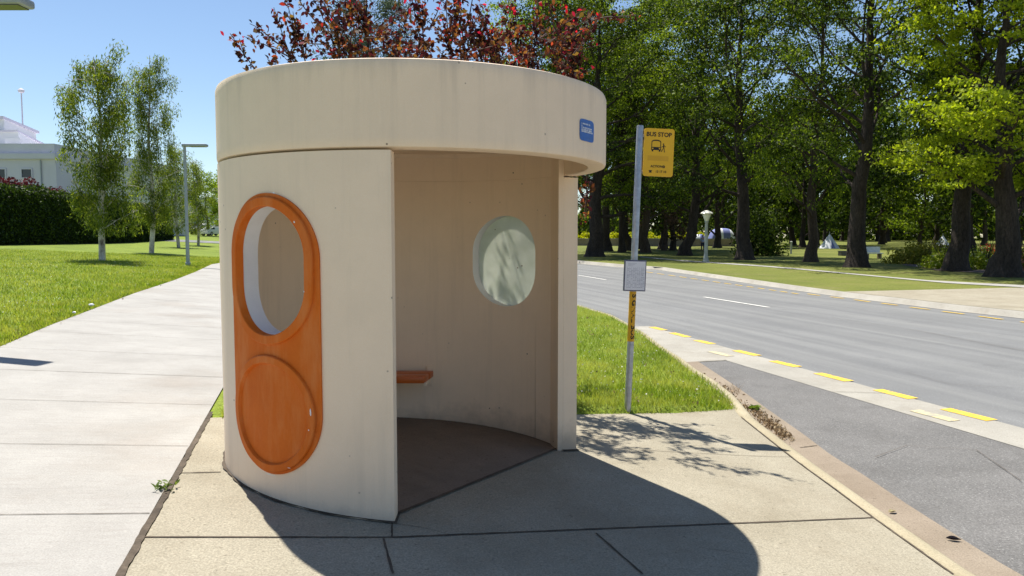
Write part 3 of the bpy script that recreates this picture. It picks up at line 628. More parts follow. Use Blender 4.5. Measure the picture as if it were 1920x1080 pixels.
# frosted pane in the right hand window
bm = bmesh.new(); o_ = outline(0.329, 1.0, 1.783)
for r in (1.294, 1.300):
    c0 = bm.verts.new(cyl(WR, r, 1.40)); vs = [bm.verts.new(cyl(WR + s_ / RMID, r, z)) for s_, z, _, _ in o_]
    for i in range(len(vs)): bm.faces.new((c0, vs[i], vs[(i + 1) % len(vs)]))
bmesh.ops.recalc_face_normals(bm, faces=bm.faces[:])
me = bpy.data.meshes.new('window_pane'); bm.to_mesh(me); bm.free(); me.materials.append(M['pane']); link('window_pane', me, sh)
# bench along the back wall
def chord(y0, y1, x1):
    x0 = lambda y: -math.sqrt(max(0.0, 1.192 ** 2 - y * y)) if abs(y) < 1.192 else 0
    ys = np.linspace(y0, y1, 10); return [(x1[0], y0), (x1[1], y1)] + [(x0(y), y) for y in ys[::-1]]
bch = bpy.data.objects.new('bench', None); COL.objects.link(bch); bch.parent = sh
xr = lambda y: -0.055 + (y - 0.85) * 0.16
for (y0, y1) in ((0.80, 0.955), (0.968, 1.10)):
    MB().prism(chord(y0, y1, (xr(y0), xr(y1))), 0.380, 0.435).build('seat_plank', M['bench'], bch, 30, 0.006)
bk = MB(); bk.box(-0.085, -0.033, 1.180, 1.194, 0.285, 0.46); bk.box(-0.075, -0.045, 0.86, 1.187, 0.345, 0.378); bk.build('bracket', M['cream'], bch, 30, 0.003)
bk = MB(); bk.box(-0.915, -0.855, 0.80, 0.83, 0.25, 0.45, ); bk.box(-0.90, -0.87, 0.815, 1.0, 0.318, 0.350); bk.build('bracket', M['white_paint'], bch, 30, 0.003)
# blue enamel notice on the drum
a0, a1 = math.radians(324.4), math.radians(332.9); rng = random.Random(5)
bm = bmesh.new(); edge = []
for k in range(48):
    t_ = 2 * math.pi * k / 48; cx_, sx_ = math.cos(t_), math.sin(t_); p = 7
    q = (abs(cx_) ** p + abs(sx_) ** p) ** (-1 / p) * (1 + rng.uniform(-0.012, 0.006)); edge.append((cx_ * q, sx_ * q))
def stk(x, y, r): return cyl((a0 + a1) / 2 + x * (a1 - a0) / 2, r, 2.252 + y * 0.066)
f0 = [bm.verts.new(stk(x, y, RO + 0.002)) for x, y in edge]; f1 = [bm.verts.new(stk(x, y, RO + 0.004)) for x, y in edge]
cc = bm.verts.new(stk(0, 0, RO + 0.004))
for i in range(48): j = (i + 1) % 48; bm.faces.new((f1[i], f1[j], cc)); bm.faces.new((f0[i], f0[j], f1[j], f1[i]))
bmesh.ops.recalc_face_normals(bm, faces=bm.faces[:]); me = bpy.data.meshes.new('notice'); bm.to_mesh(me); bm.free(); me.materials.append(M['blue']); nz_ = link('notice', me, sh)
bm = bmesh.new()
for li, (y, words) in enumerate([(0.56, (1, 5, 3, 3)), (0.36, (1,)), (0.20, (1, 2, 4, 8)), (0.02, (2, 4, 3, 6)), (-0.14, (8, 10))]):
    x = -0.82
    for wl in words:
        for ch in range(wl):
            wd = 0.05 + 0.03 * rng.random(); hh = 0.05 + 0.03 * rng.random()
            bm.faces.new([bm.verts.new(stk(px_, py_, RO + 0.0052)) for px_, py_ in ((x, y - hh), (x + wd, y - hh), (x + wd * 0.9, y + hh), (x + wd * 0.1, y + hh))]); x += 0.085
        x += 0.06
        if x > 0.86: break
bmesh.ops.recalc_face_normals(bm, faces=bm.faces[:]); me = bpy.data.meshes.new('lettering'); bm.to_mesh(me); bm.free(); me.materials.append(M['white_print']); link('lettering', me, nz_)

# ------------------------------------------------------------------ BUS STOP SIGN
pb = hit(1177, 764, zl); ptop = at(1200.5, 235, pb.y + 0.02)
bs = thing('bus_stop_sign', 'yellow bus stop sign on a leaning grey steel post in the grass', 'bus stop sign', pb)
ax = (ptop - pb); Lp = ax.length; ax.normalize()
xa = Vector((1, 0.12, 0)); xa = (xa - ax * xa.dot(ax)).normalized(); ya = ax.cross(xa)
FR = Matrix((( xa.x, ya.x, ax.x), (xa.y, ya.y, ax.y), (xa.z, ya.z, ax.z))).to_4x4()
post_r = 0.0345
def put(o): o.matrix_basis = FR; return o
put(MB().lathe([(0, -0.1), (post_r, -0.1), (post_r, Lp - 0.012), (post_r * 0.9, Lp - 0.002), (0, Lp)], 28).build('post', M['steel'], bs, 35))
dep = pb.y
sc = dep / FPX
def zpost(py): return (766 - py) * sc * 1.006
zs0, zs1 = zpost(331), zpost(243)
pw = 0.315; x0 = post_r + 0.012
MB_ = MB(); pts_ = []
for cxx, czz, a_ in ((x0 + pw - .025, zs0 + .025, -90), (x0 + pw - .025, zs1 - .025, 0), (x0 + .025, zs1 - .025, 90), (x0 + .025, zs0 + .025, 180)):
    for k in range(6): t_ = math.radians(a_ + 18 * k); pts_.append((cxx + .025 * math.cos(t_), czz + .025 * math.sin(t_)))
ROTX = Matrix.Rotation(math.pi / 2, 4, 'X')
def slab(pts, y0, y1, name, m, parent, bev=0):
    """outline in (x,z) extruded along y"""
    mb = MB(); a = [mb.bm.verts.new((p[0], y0, p[1])) for p in pts]; b = [mb.bm.verts.new((p[0], y1, p[1])) for p in pts]; n = len(pts)
    mb.bm.faces.new(a); mb.bm.faces.new(b[::-1])
    for i in range(n): mb.bm.faces.new((a[i], a[(i + 1) % n], b[(i + 1) % n], b[i]))
    return mb.build(name, m, parent, None, bev)
plate = put(slab(pts_, -0.006, 0.006, 'sign_plate', M['sign_yellow'], bs))
cxs = x0 + pw / 2
YF = -0.0075
def text_on(body, x, z, size, m, parent, bold=0.0, name='lettering', sx=1.0):
    me = text_mesh(body, size, bold=bold); 
    for v_ in me.vertices: px_, py_, pz_ = v_.co; v_.co = (x + px_ * sx, YF - pz_, z + py_)
    me.materials.clear(); me.materials.append(m); return link(name, me, parent)
# these parts share the plate's frame (parent at identity in that frame)
text_on('BUS STOP', cxs - 0.005, zs1 - 0.062, 0.060, M['black'], plate, 0.0016, 'heading', 1.0)
bi = MB(); bx, bz = cxs - 0.030, zs1 - 0.175      # bus pictogram
def ic(mb, pts): mb.bm.faces.new([mb.bm.verts.new((bx + p[0], YF, bz + p[1])) for p in pts])
def arc(cx_, cz_, r1, r2, a0_, a1_, n=8): return [(cx_ + r1 * math.cos(math.radians(a0_ + (a1_ - a0_) * k / n)), cz_ + r2 * math.sin(math.radians(a0_ + (a1_ - a0_) * k / n))) for k in range(n + 1)]
outer = [(-.050, -.012)] + arc(0, .040, .050, .022, 180, 0, 14) + [(.050, -.012)]; inner_ = [(-.043, -.012)] + arc(0, .036, .043, .014, 180, 0, 14) + [(.043, -.012)]
for i in range(len(outer) - 1): ic(bi, [outer[i], outer[i + 1], inner_[i + 1], inner_[i]])
ic(bi, [(-.052, -.042), (.052, -.042), (.050, -.0121), (-.050, -.0121)])
for s_ in (-1, 1): ic(bi, [(s_ * .046, -.0421), (s_ * .028, -.0421), (s_ * .030, -.058), (s_ * .044, -.058)])
bi.build('bus_symbol', M['black'], plate)
hl = MB()
for s_ in (-1, 1):
    hl = MB()
    hl.bm.faces.new([hl.bm.verts.new((bx + s_ * .036 + .008 * math.cos(k * math.pi / 6), YF - 0.0008, bz - .027 + .008 * math.sin(k * math.pi / 6))) for k in range(12)])
    hl.build('headlight_symbol', M['sign_yellow'], plate)
pm = MB(); bx += 0.078
ic(pm, [(p[0], p[1]) for p in arc(-.002, .020, .007, .008, 0, 330, 10)])
for pts2 in ([(-.006, .010), (.006, .010), (.008, -.020), (-.004, -.020)], [(.005, .0099), (.010, .006), (.025, -.006), (.021, -.010), (.006, .001)], [(-.005, .009), (-.0065, .003), (-.024, -.012), (-.021, -.016), (-.004, -.001)], [(.002, -.0201), (.008, -.0201), (.015, -.062), (.008, -.062)], [(-.004, -.0201), (.0015, -.0201), (-.018, -.058), (-.028, -.056)]): ic(pm, pts2)
pm.build('walker_symbol', M['black'], plate)
bl = MB(); rr_ = [(cxs - .115, zs1 - .325), (cxs + .105, zs1 - .325), (cxs + .105, zs1 - .275), (cxs - .115, zs1 - .275)]
bl.bm.faces.new([bl.bm.verts.new((p[0], YF + 0.0008, p[1])) for p in rr_]); bl.build('blank_label', M['strip_yellow'], plate)
text_on('ACTION', cxs - 0.018, zs0 + 0.100, 0.032, M['black'], plate, 0.0008, 'wording', 1.0)
dt = MB(); dt.bm.faces.new([dt.bm.verts.new((cxs + .058 + .014 * math.cos(k * math.pi / 8), YF, zs0 + .100 + .014 * math.sin(k * math.pi / 8))) for k in range(16)]); dt.build('emblem', M['black'], plate)
dt = MB()
for a_, b_ in (((-.006, -.0015), (.006, .0015)), ((-.0015, -.006), (.0015, .006))): dt.bm.faces.new([dt.bm.verts.new((cxs + .058 + p[0], YF - .0008, zs0 + .1 + p[1])) for p in (a_, (b_[0], a_[1]), b_, (a_[0], b_[1]))])
dt.build('emblem_cross', M['sign_yellow'], plate)
text_on('13 17 10', cxs + 0.030, zs0 + 0.048, 0.032, M['black'], plate, 0.0008, 'phone_number', 1.0)
ph = MB(); bx, bz = cxs - 0.080, zs0 + 0.048
ic(ph, [(-.015, -.012), (.015, -.012), (.010, .004), (-.010, .004)]); ic(ph, [(-.018, .005), (.018, .005), (.016, .013), (-.016, .013)]); ph.build('phone_symbol', M['black'], plate)
for zc in (zs0 + .03, zs1 - .09): put(MB().box(post_r * 0.8, x0 + .012, .0065, .014, zc, zc + .03).build('clamp', M['steel'], bs))
# timetable case
z0, z1 = zpost(545), zpost(487.5); tc = put(slab([(-0.118, z0), (0.112, z0), (0.112, z1), (-0.118, z1)], -post_r - 0.03, -post_r - 0.002, 'timetable_case', M['case'], bs, 0.004))
yb = -post_r - 0.0312
sm = MB(); sm.bm.faces.new([sm.bm.verts.new((p[0], yb, p[1])) for p in ((-0.107, z0 + .012), (0.101, z0 + .012), (0.101, z1 - .012), (-0.107, z1 - .012))]); sm.build('timetable_sheet', M['paper'], tc)
gl_ = MB()
for k in range(9): x = -0.088 + k * 0.021; gl_.bm.faces.new([gl_.bm.verts.new((p[0], yb - 0.001, p[1])) for p in ((x, z0 + .03), (x + .0016, z0 + .03), (x + .0016, z1 - .07), (x, z1 - .07))])
for k in range(3): z = z1 - .035 - k * .012; gl_.bm.faces.new([gl_.bm.verts.new((p[0], yb - 0.001, p[1])) for p in ((-.08, z), (.01 - .02 * k, z), (.01 - .02 * k, z + .003), (-.08, z + .003))])
rgt = random.Random(9)
for k in range(9):
    for q in range(14):
        if rgt.random() < .3: continue
        x = -0.0855 + k * 0.021; z = z0 + .036 + q * .0145; wd = .009 + .006 * rgt.random(); gl_.bm.faces.new([gl_.bm.verts.new((p[0], yb - 0.0012, p[1])) for p in ((x, z), (x + wd, z), (x + wd, z + .005), (x, z + .005))])
for s_ in (-.078, .074): gl_.bm.faces.new([gl_.bm.verts.new((s_ + .005 * math.cos(k * math.pi / 4), yb - 0.0015, z0 + .165 + .005 * math.sin(k * math.pi / 4))) for k in range(8)])
gl_.build('timetable_print', M['print_grey'], tc)
# yellow sleeve with vertical wording, wrapped on the post
z0, z1 = zpost(640), zpost(546); slv = put(MB().lathe([(post_r, z0), (post_r + .0012, z0), (post_r + .0012, z1), (post_r, z1)], 28).build('post_sleeve', M['strip_yellow'], bs, 35))
me = text_mesh('SIGNAL BUS', 0.070, bold=0.0022); rw = post_r + 0.0022
xs_ = [v_.co.x for v_ in me.vertices]; k_ = (z1 - z0 - 0.05) / (max(xs_) - min(xs_))
for v_ in me.vertices:
    px_, py_, pz_ = v_.co; a_ = math.radians(-78) + py_ / rw * 0.95; v_.co = ((rw + pz_) * math.cos(a_), (rw + pz_) * math.sin(a_), (z0 + z1) / 2 - px_ * k_)
me.materials.clear(); me.materials.append(M['black']); link('lettering', me, slv)

# ------------------------------------------------------------------ PLANTS
def leaves(C_, size, rng, aspect=0.6, up=0.5, droop=0.0, shape=4):
    """one small diamond (4) or rounded (6) face per centre, random facing"""
    n = len(C_); nrm = rng.normal(size=(n, 3)); nrm[:, 2] = nrm[:, 2] * (1 - up) + up * np.abs(rng.normal(size=n)) * 1.6
    nrm /= np.linalg.norm(nrm, axis=1)[:, None] + 1e-9
    a = rng.normal(size=(n, 3)); a[:, 2] -= droop * 3; a -= nrm * (a * nrm).sum(1)[:, None]; a /= np.linalg.norm(a, axis=1)[:, None] + 1e-9
    b = np.cross(nrm, a); L = size * rng.uniform(0.6, 1.3, n)[:, None] / 2; W = L * aspect
    if shape == 4:
        V = np.stack([C_ - a * L, C_ + b * W - a * L * .1, C_ + a * L, C_ - b * W - a * L * .1], 1)
    else:
        k = nrm * L * 0.25
        V = np.stack([C_ - a * L, C_ + b * W * .85 - a * L * .35 + k, C_ + b * W * .8 + a * L * .3 + k, C_ + a * L * 1.05, C_ - b * W * .8 + a * L * .3 + k, C_ - b * W * .85 - a * L * .35 + k], 1)
    s_ = V.shape[1]; return V.reshape(-1, 3), np.arange(n * s_).reshape(n, s_)
class Wood:
    def __init__(s): s.V, s.F, s.n = [], [], 0
    def tube(s, pts, rad, sides=7):
        pts = np.asarray(pts, float); m_ = len(pts)
        d = np.gradient(pts, axis=0); d /= np.linalg.norm(d, axis=1)[:, None] + 1e-9
        ref = np.where(np.abs(d[:, 2:3]) < 0.9, np.array([[0, 0, 1.0]]), np.array([[1.0, 0, 0]]))
        a = np.cross(d, ref); a /= np.linalg.norm(a, axis=1)[:, None] + 1e-9; b = np.cross(d, a)
        th = np.arange(sides) * 2 * math.pi / sides
        R_ = np.asarray(rad)[:, None, None]
        if m_ and abs(d[0, 2]) > .9:
            a[:] = a[0]; b[:] = b[0]
        V = pts[:, None, :] + R_ * (np.cos(th)[None, :, None] * a[:, None, :] + np.sin(th)[None, :, None] * b[:, None, :])
        s.V.append(V.reshape(-1, 3)); i = np.arange(m_ - 1)[:, None] * sides; j = np.arange(sides)[None, :]; j2 = (j + 1) % sides
        s.F.append(np.stack([i + j, i + j2, i + sides + j2, i + sides + j], -1).reshape(-1, 4) + s.n); s.n += m_ * sides
    def mesh(s, name, m): return np_mesh(name, np.concatenate(s.V), np.concatenate(s.F), m, True)
def limb(rng, p, d, L, n=6, wander=0.12, lift=0.05):
    pts = [np.array(p, float)]; d = np.array(d, float); d /= np.linalg.norm(d)
    for _ in range(n):
        d = d + rng.normal(size=3) * wander + np.array([0, 0, lift]); d /= np.linalg.norm(d); pts.append(pts[-1] + d * L / n)
    return pts
def tree_mesh(seed, H, r, first, spread, nl, cl_r, per, leaf, bark, lmat, elev=(15, 50), fork=0, dense=1.0, flat=0.45, shape_pow=1.0, droop=0.0, aspect=0.6, sides=10, clumps=5, lean=(0, 0)):
    rng = np.random.default_rng(seed); w = Wood(); C_ = []
    n = 14; tz = np.linspace(0, H * 0.93, n); wob = np.cumsum(rng.normal(size=(n, 2)) * H * 0.006, 0)
    tp = np.stack([wob[:, 0] + lean[0] * tz, wob[:, 1] + lean[1] * tz, tz], 1); tp[0, :2] = 0
    tr_ = r * (1 - 0.93 * (tz / tz[-1]) ** 0.9); flare = r * 0.85 * np.exp(-tz / 0.5)
    tp2 = np.concatenate([[tp[0] - [0, 0, .3]], [tp[0]], [tp[0] + [0, 0, .25]], [tp[0] + [0, 0, .7]], tp[1:]]); tr2 = np.concatenate([[r * 1.8], [r * 1.55], [r * 1.28], [r * 1.1], tr_[1:]])
    w.tube(tp2, tr2, sides)
    starts = []
    for i in range(nl):
        f = first + (1 - first) * (i / nl) ** 0.9; starts.append((f, i * 2.4 + rng.uniform(-.5, .5)))
    for f, az in starts:
        h_ = f * H * 0.9; p = np.array([np.interp(h_, tz, tp[:, 0]), np.interp(h_, tz, tp[:, 1]), h_])
        rel = (f - first) / (1 - first); L = spread * (0.35 + 0.65 * math.sin(math.pi * (0.22 + 0.70 * rel) ) ** shape_pow) * rng.uniform(.75, 1.2)
        e = math.radians(rng.uniform(*elev) + 25 * rel); d = (math.cos(az) * math.cos(e), math.sin(az) * math.cos(e), math.sin(e))
        lp = limb(rng, p, d, L, 7, 0.14, 0.03 - droop * .08); lr = np.interp(h_, tz, tr_) * 0.36
        w.tube(lp, np.linspace(max(lr, .04), 0.02, len(lp)), 6)
        for k in range(clumps):
            t_ = 0.30 + 0.70 * (k + rng.uniform(0, .9)) / clumps; ii = min(int(t_ * (len(lp) - 1)), len(lp) - 2); q = lp[ii] + (lp[ii + 1] - lp[ii]) * (t_ * (len(lp) - 1) - ii)
            az2 = az + rng.choice([-1, 1]) * rng.uniform(.4, 1.3); e2 = math.radians(rng.uniform(-10, 45)); d2 = (math.cos(az2) * math.cos(e2), math.sin(az2) * math.cos(e2), math.sin(e2))
            sp = limb(rng, q, d2, L * rng.uniform(.2, .45), 4, .2, 0.02 - droop * .15); w.tube(sp, np.linspace(0.03 + .1 * lr, 0.012, len(sp)), 5)
            for c in (sp[-1], sp[2], sp[-1] + rng.normal(size=3) * cl_r * .8):
                m_ = int(per * dense * rng.uniform(.5, 1.3))
                if rng.random() < 0.12: m_ = m_ // 5
                C_.append(c + rng.normal(size=(m_, 3)) * cl_r * np.array([1, 1, flat]) * rng.uniform(.6, 1.15))
    C_ = np.concatenate(C_); C_ = C_[C_[:, 2] > 1.2]
    V, F = leaves(C_, leaf, rng, aspect, 0.45, droop)
    return w.mesh('trunk', bark), np_mesh('crown', V, F, lmat)
def plant_tree(name, label, cat, loc, meshes, rz=0, sc_=1.0, group=None):
    t_ = thing(name, label, cat, loc, rz, group); t_.scale = (sc_,) * 3 if not isinstance(sc_, tuple) else sc_
    link('trunk', meshes[0], t_); link('crown', meshes[1], t_); return t_

PARK = dict(
 broad=tree_mesh(11, 22, .52, .22, 7.5, 30, .50, 60, .21, M['bark'], M['dark_leaf'], clumps=6),
 broad2=tree_mesh(12, 21, .48, .16, 7.0, 30, .48, 64, .20, M['brown_bark'], M['elm'], elev=(20, 55), clumps=6),
 elm=tree_mesh(13, 23, .50, .14, 8.0, 34, .50, 80, .20, M['bark'], M['elm'], elev=(20, 60), clumps=6),
 cedar=tree_mesh(14, 22, .62, .16, 7.5, 32, .66, 66, .21, M['bark'], M['dark_leaf'], elev=(-8, 18), flat=.22, clumps=6),
 oak=tree_mesh(15, 14, .50, .17, 5.3, 28, .36, 90, .165, M['bark'], M['oak'], elev=(-8, 25), flat=.26, clumps=8),
 far=tree_mesh(16, 20, .45, .08, 7.5, 20, .95, 26, .55, M['bark'], M['dark_leaf'], clumps=5),
 farlight=tree_mesh(17, 18, .40, .08, 7.0, 20, .9, 26, .50, M['brown_bark'], M['elm'], clumps=5),
 pine=tree_mesh(18, 30, .45, .12, 5.0, 40, .60, 34, .42, M['bark'], M['needle'], elev=(5, 40), aspect=.25, clumps=6),
 copper=tree_mesh(19, 9, .25, .22, 4.6, 16, .45, 30, .26, M['brown_bark'], M['copper'], elev=(-15, 30), clumps=6),
)
def pk(px, py, typ, name, label, cat='tree', rz=0, s_=1.0, group='trees in the park over the road'):
    p = hit(px, py, zp); return plant_tree(name, label, cat, p, PARK[typ], rz, s_, group)
pk(1115, 481, 'cedar', 'cedar_tree', 'dark cedar with thick straight trunk nearest the shelter wall, across the road', rz=.4, s_=1.08)
pk(1138, 471, 'broad', 'park_tree', 'dark tree close behind the thick cedar trunk, across the road', rz=2.2)
pk(1166, 473, 'broad', 'park_tree', 'slim dark tree left of the bus stop post, across the road', rz=3.6, s_=(.7, .7, 1))
pk(1210, 474, 'broad2', 'park_tree', 'brown trunked tree showing right of the bus stop post, across the road', rz=1.1, s_=1.0)
pk(1243, 467, 'broad', 'park_tree', 'dark tree behind the brown leaved tree, across the road', rz=5.0)
pk(1284, 479, 'elm', 'park_tree', 'dark trunked elm with light green crown just left of the pale lamp', rz=0.3, s_=1.05)
pk(1396, 487, 'broad', 'park_tree', 'big spreading tree with thick base right of the pale park lamp', rz=2.9, s_=1.1)
pk(1520, 491, 'broad2', 'park_tree', 'slender brown trunked tree left of the largest middle trunk', rz=4.2, s_=(.8, .8, 1.0))
pk(1606, 501, 'broad', 'park_tree', 'tall forked tree with flared trunk in the middle of the park edge', rz=.9, s_=1.05)
pk(1792, 508, 'broad', 'park_tree', 'dark leaning trunk tree in front of the rose bed', rz=5.5, s_=1.0)
pk(1882, 519, 'oak', 'oak_tree', 'bright yellow green oak with low crown at the right edge', rz=1.0, s_=1.15)
pk(1245, 470, 'copper', 'copper_tree', 'low brown leaved tree behind the bus stop sign', rz=.2, s_=1.0)
pk(1040, 478, 'elm', 'park_tree', 'light green elm rising above the right of the shelter roof', rz=2.0, s_=1.15)
pk(1180, 470, 'elm', 'park_tree', 'light green elm above the bus stop sign', rz=4.0, s_=1.2)
q = Vector((-15.5, 78, 0)); q.z = zl(q.x, q.y); plant_tree('pine_tree', 'tall grey green pine rising behind the red leaves over the shelter', 'tree', q, PARK['pine'], 0.5, 1.05)
rngp = random.Random(3)
for i in range(46):
    Y = rngp.uniform(85, 190); px = rngp.uniform(1060, 2080); x = (px - 960) / FPX * Y
    u_, v_ = xy2uv(x, Y)
    if u_ < ukf(v_) + 12 or (1675 < px < 1712 and Y < 150): continue
    z_ = zp(x, Y); kind_ = 'far' if rngp.random() < .86 else 'farlight'
    plant_tree('park_tree', 'dark green tree far back in the park behind the big trunks' if kind_ == 'far' else 'lighter green tree far back in the park behind the big trunks', 'tree', (x, Y, z_), PARK[kind_], rngp.uniform(0, 6), rngp.uniform(.75, 1.1), 'dark far park trees' if kind_ == 'far' else 'light far park trees')
rng = np.random.default_rng(90); n = 70000; a = rng.uniform(-.02, .95, n); dist = rng.uniform(205, 245, n)
top = 11 + 4 * np.sin(a * 60) + 3 * np.sin(a * 23 + 1) + 2 * np.sin(a * 131); top = top * 1.15; zz = rng.random(n) ** .8 * top
P = np.stack([np.sin(a) * dist, np.cos(a) * dist, zz + .5], 1); V, F = leaves(P, 1.15, rng, .7, .4)
tag(link('treeline', np_mesh('treeline', V, F, M['dark_leaf'])), 'dark band of trees closing off the far side of the park', 'trees', None, 'stuff')
rng = np.random.default_rng(91); n = 26000; a = rng.uniform(-.75, -.02, n); dist = rng.uniform(260, 300, n)
top = 10 + 3 * np.sin(a * 50) + 3 * np.sin(a * 19 + 1); zz = rng.random(n) ** .8 * top
P = np.stack([np.sin(a) * dist, np.cos(a) * dist, zz + 1.5], 1); V, F = leaves(P, 1.4, rng, .7, .4)
tag(link('street_treeline', np_mesh('street_treeline', V, F, M['dark_leaf'])), 'dark band of trees far beyond the parked cars', 'trees', None, 'stuff')
# gum trees on the left lawn
def gum(seed, H, r, spread, nl, per=66):
    rng = np.random.default_rng(seed); w = Wood(); C_ = []; n = 12; tz = np.linspace(0, H * .9, n); wob = np.cumsum(rng.normal(size=(n, 2)) * H * .004, 0); wob[0] = 0
    tp = np.concatenate([wob, tz[:, None]], 1); tr_ = r * (1 - .9 * tz / tz[-1]); w.tube(np.concatenate([[tp[0] - [0, 0, .3]], tp]), np.concatenate([[r * 1.3], tr_]), 9)
    for i in range(nl):
        f = .15 + .81 * (i / nl); h_ = f * H * .9; p = np.array([np.interp(h_, tz, tp[:, 0]), np.interp(h_, tz, tp[:, 1]), h_]); az = i * 2.4 + rng.uniform(-.5, .5)
        L = spread * (.45 + .55 * math.sin(math.pi * (.25 + .65 * (f - .2) / .8))) * rng.uniform(.7, 1.25); e = math.radians(rng.uniform(25, 58))
        lp = limb(rng, p, (math.cos(az) * math.cos(e), math.sin(az) * math.cos(e), math.sin(e)), L, 7, .12, .0); w.tube(lp, np.linspace(max(.3 * np.interp(h_, tz, tr_), .02), .006, 8), 6)
        for k in range(6):
            t_ = .3 + .7 * (k + rng.random() * .8) / 6; ii = min(int(t_ * 7), 6); q = lp[ii] + (lp[ii + 1] - lp[ii]) * (t_ * 7 - ii)
            sp = limb(rng, q, rng.normal(size=3) * [1, 1, .6] + [0, 0, .1], L * .28, 5, .25, -.22); w.tube(sp, np.linspace(.014, .006, 6), 4)
            for c in (sp[-1], sp[3]):
                m_ = int(per * rng.uniform(.4, 1.3)); hang = rng.random(m_) ** 1.2; 
                C_.append(c + rng.normal(size=(m_, 3)) * [.15, .15, .12] - np.stack([0 * hang, 0 * hang, hang * rng.uniform(.4, 1.1)], 1))
    C_ = np.concatenate(C_); C_ = C_[C_[:, 2] > 1.0]; V, F = leaves(C_, .17, rng, .24, .1, .75)
    return w.mesh('trunk', M['white_bark']), np_mesh('crown', V, F, M['gum'])
G_ = [gum(24, 9.4, .14, 1.95, 28, 74), gum(22, 12.6, .15, 1.75, 32), gum(23, 8.5, .13, 2.0, 22, 54)]
for (px, py, g_, s_, rz, lab) in [(192, 488, 0, 1.0, .6, 'nearest white trunked gum tree on the lawn, in front of the hedge'), (284, 474, 1, 1.03, 2.0, 'tallest white trunked gum tree at the end of the hedge'),
        (335, 464, 2, 1.12, 4.0, 'white trunked gum tree just left of the grey path lamp'), (372, 460, 2, 1.05, 1.3, 'leaning gum tree just right of the grey path lamp')]:
    t_ = plant_tree('gum_tree', lab, 'tree', hit(px, py, zl), G_[g_], rz, s_, 'gum trees on the lawn')
    if px == 372: t_.rotation_euler = (0, math.radians(-5), rz)
for (px, Y, s_, lab) in [(392, 120, .5, 'dark bushy tree behind the parked white cars'), (425, 150, .6, 'dark tree far up the street hidden behind the shelter')]:
    x = (px - 960) / FPX * Y; plant_tree('street_tree', lab, 'tree', (x, Y, zl(x, Y)), PARK['farlight'], 1.0, s_)
# red leaved plum behind the shelter
rng = np.random.default_rng(8); w = Wood(); L1, L2 = [], []
base = np.array([-0.55, 8.15, 0.0]); base[2] = zl(base[0], base[1]); tp = [base, base + [.02, 0, .6], base + [.0, .03, 1.2], base + [.05, .0, 1.7]]; w.tube(tp, [.10, .08, .075, .07], 9)
fork = tp[-1]; shoots = []
for i in range(15):
    az = i * 2.399 + rng.uniform(-.3, .3); e = math.radians(rng.uniform(18, 68)); L = rng.uniform(1.4, 2.1)
    if math.cos(az - math.radians(-95)) > .75: continue
    lp = limb(rng, fork - [0, 0, rng.uniform(0, .6)], (math.cos(az) * math.cos(e), math.sin(az) * math.cos(e), math.sin(e)), L, 8, .12, .05); w.tube(lp, np.linspace(.035, .010, 9), 6)
    for k in range(13):
        t_ = .25 + .75 * (k + rng.random()) / 13; ii = min(int(t_ * 8), 7); q = lp[ii] + (lp[ii + 1] - lp[ii]) * (t_ * 8 - ii)
        d = (lp[ii + 1] - lp[ii]); d /= np.linalg.norm(d); d = d * .5 + rng.normal(size=3) * .7 + [0, 0, .25]; shoots.append((q, d, rng.uniform(.3, .6)))
T0 = lambda px, py, Y: np.array(at(px, py, Y))
# the individual long shoots that stand against the sky
for (p0, p1, Y) in [((498, 140, ), (418, 62), 7.4), ((560, 120), (478, 2), 7.7), ((575, 112), (548, -20), 7.8), ((515, 130), (512, 92), 7.2), ((640, 110), (612, -20), 7.9), ((700, 110), (668, -30), 8.1), ((740, 110), (765, -30), 8.2), ((800, 110), (782, -40), 8.3),
        ((850, 112), (838, -30), 8.0), ((880, 115), (868, -30), 7.9), ((930, 120), (900, 0), 7.7), ((905, 115), (890, 20), 7.6), ((1000, 130), (1010, -20), 8.4), ((1040, 140), (1075, -20), 8.5), ((1050, 150), (1110, 15), 8.3), ((940, 110), (925, 50), 7.5), ((985, 130), (955, -10), 8.6), ((1060, 150), (1095, 95), 8.2)]:
    a, b = T0(p0[0], p0[1] + 12, Y), T0(p1[0], p1[1], Y + .1); shoots.append((a, b - a, np.linalg.norm(b - a)))
    for _ in range(1 if p0[0] < 530 else 4):
        f = rng.uniform(.1, .6); d = (b - a) + rng.normal(size=3) * .35; shoots.append((a + (b - a) * f, d, np.linalg.norm(b - a) * rng.uniform(.3, .6)))
shoots.append((T0(1100, 330, 8.3), T0(1092, 420, 8.2) - T0(1100, 330, 8.3), .5)); shoots.append((T0(1108, 340, 8.3), T0(1088, 400, 8.1) - T0(1108, 340, 8.3), .4))
for i in range(125):          # the dense lower skirt of the crown
    q = np.array([rng.uniform(-2.1, .75), rng.uniform(7.3, 8.9), rng.uniform(3.0, 3.75)])
    q[2] += .045 * (q[1] - 8) * 8 * .3
    if q[0] < -1.9: q[2] -= .30
    shoots.append((q, rng.normal(size=3) * [.9, .7, .4] + [0, 0, .15], rng.uniform(.25, .6)))
for q, d, L in shoots:
    if math.hypot(q[0] + d[0] / (np.linalg.norm(d) + 1e-6) * L - CX, q[1] + d[1] / (np.linalg.norm(d) + 1e-6) * L - CY) < 1.6: continue
    sp = limb(rng, q, d, L, 7, .07, .01); w.tube(sp, np.linspace(.008, .003, 8), 5); nl_ = int(L * 70)
    tt = np.sort(rng.uniform(.05, 1, nl_)); arr = np.array(sp)
    pos = np.stack([np.interp(tt * 7, np.arange(8), arr[:, k]) for k in range(3)], 1) + rng.normal(size=(nl_, 3)) * .032
    tip_ = tt > (.72 if L > .9 else .93); L1.append(pos[~tip_]); L2.append(pos[tip_][rng.random(tip_.sum()) < .45])
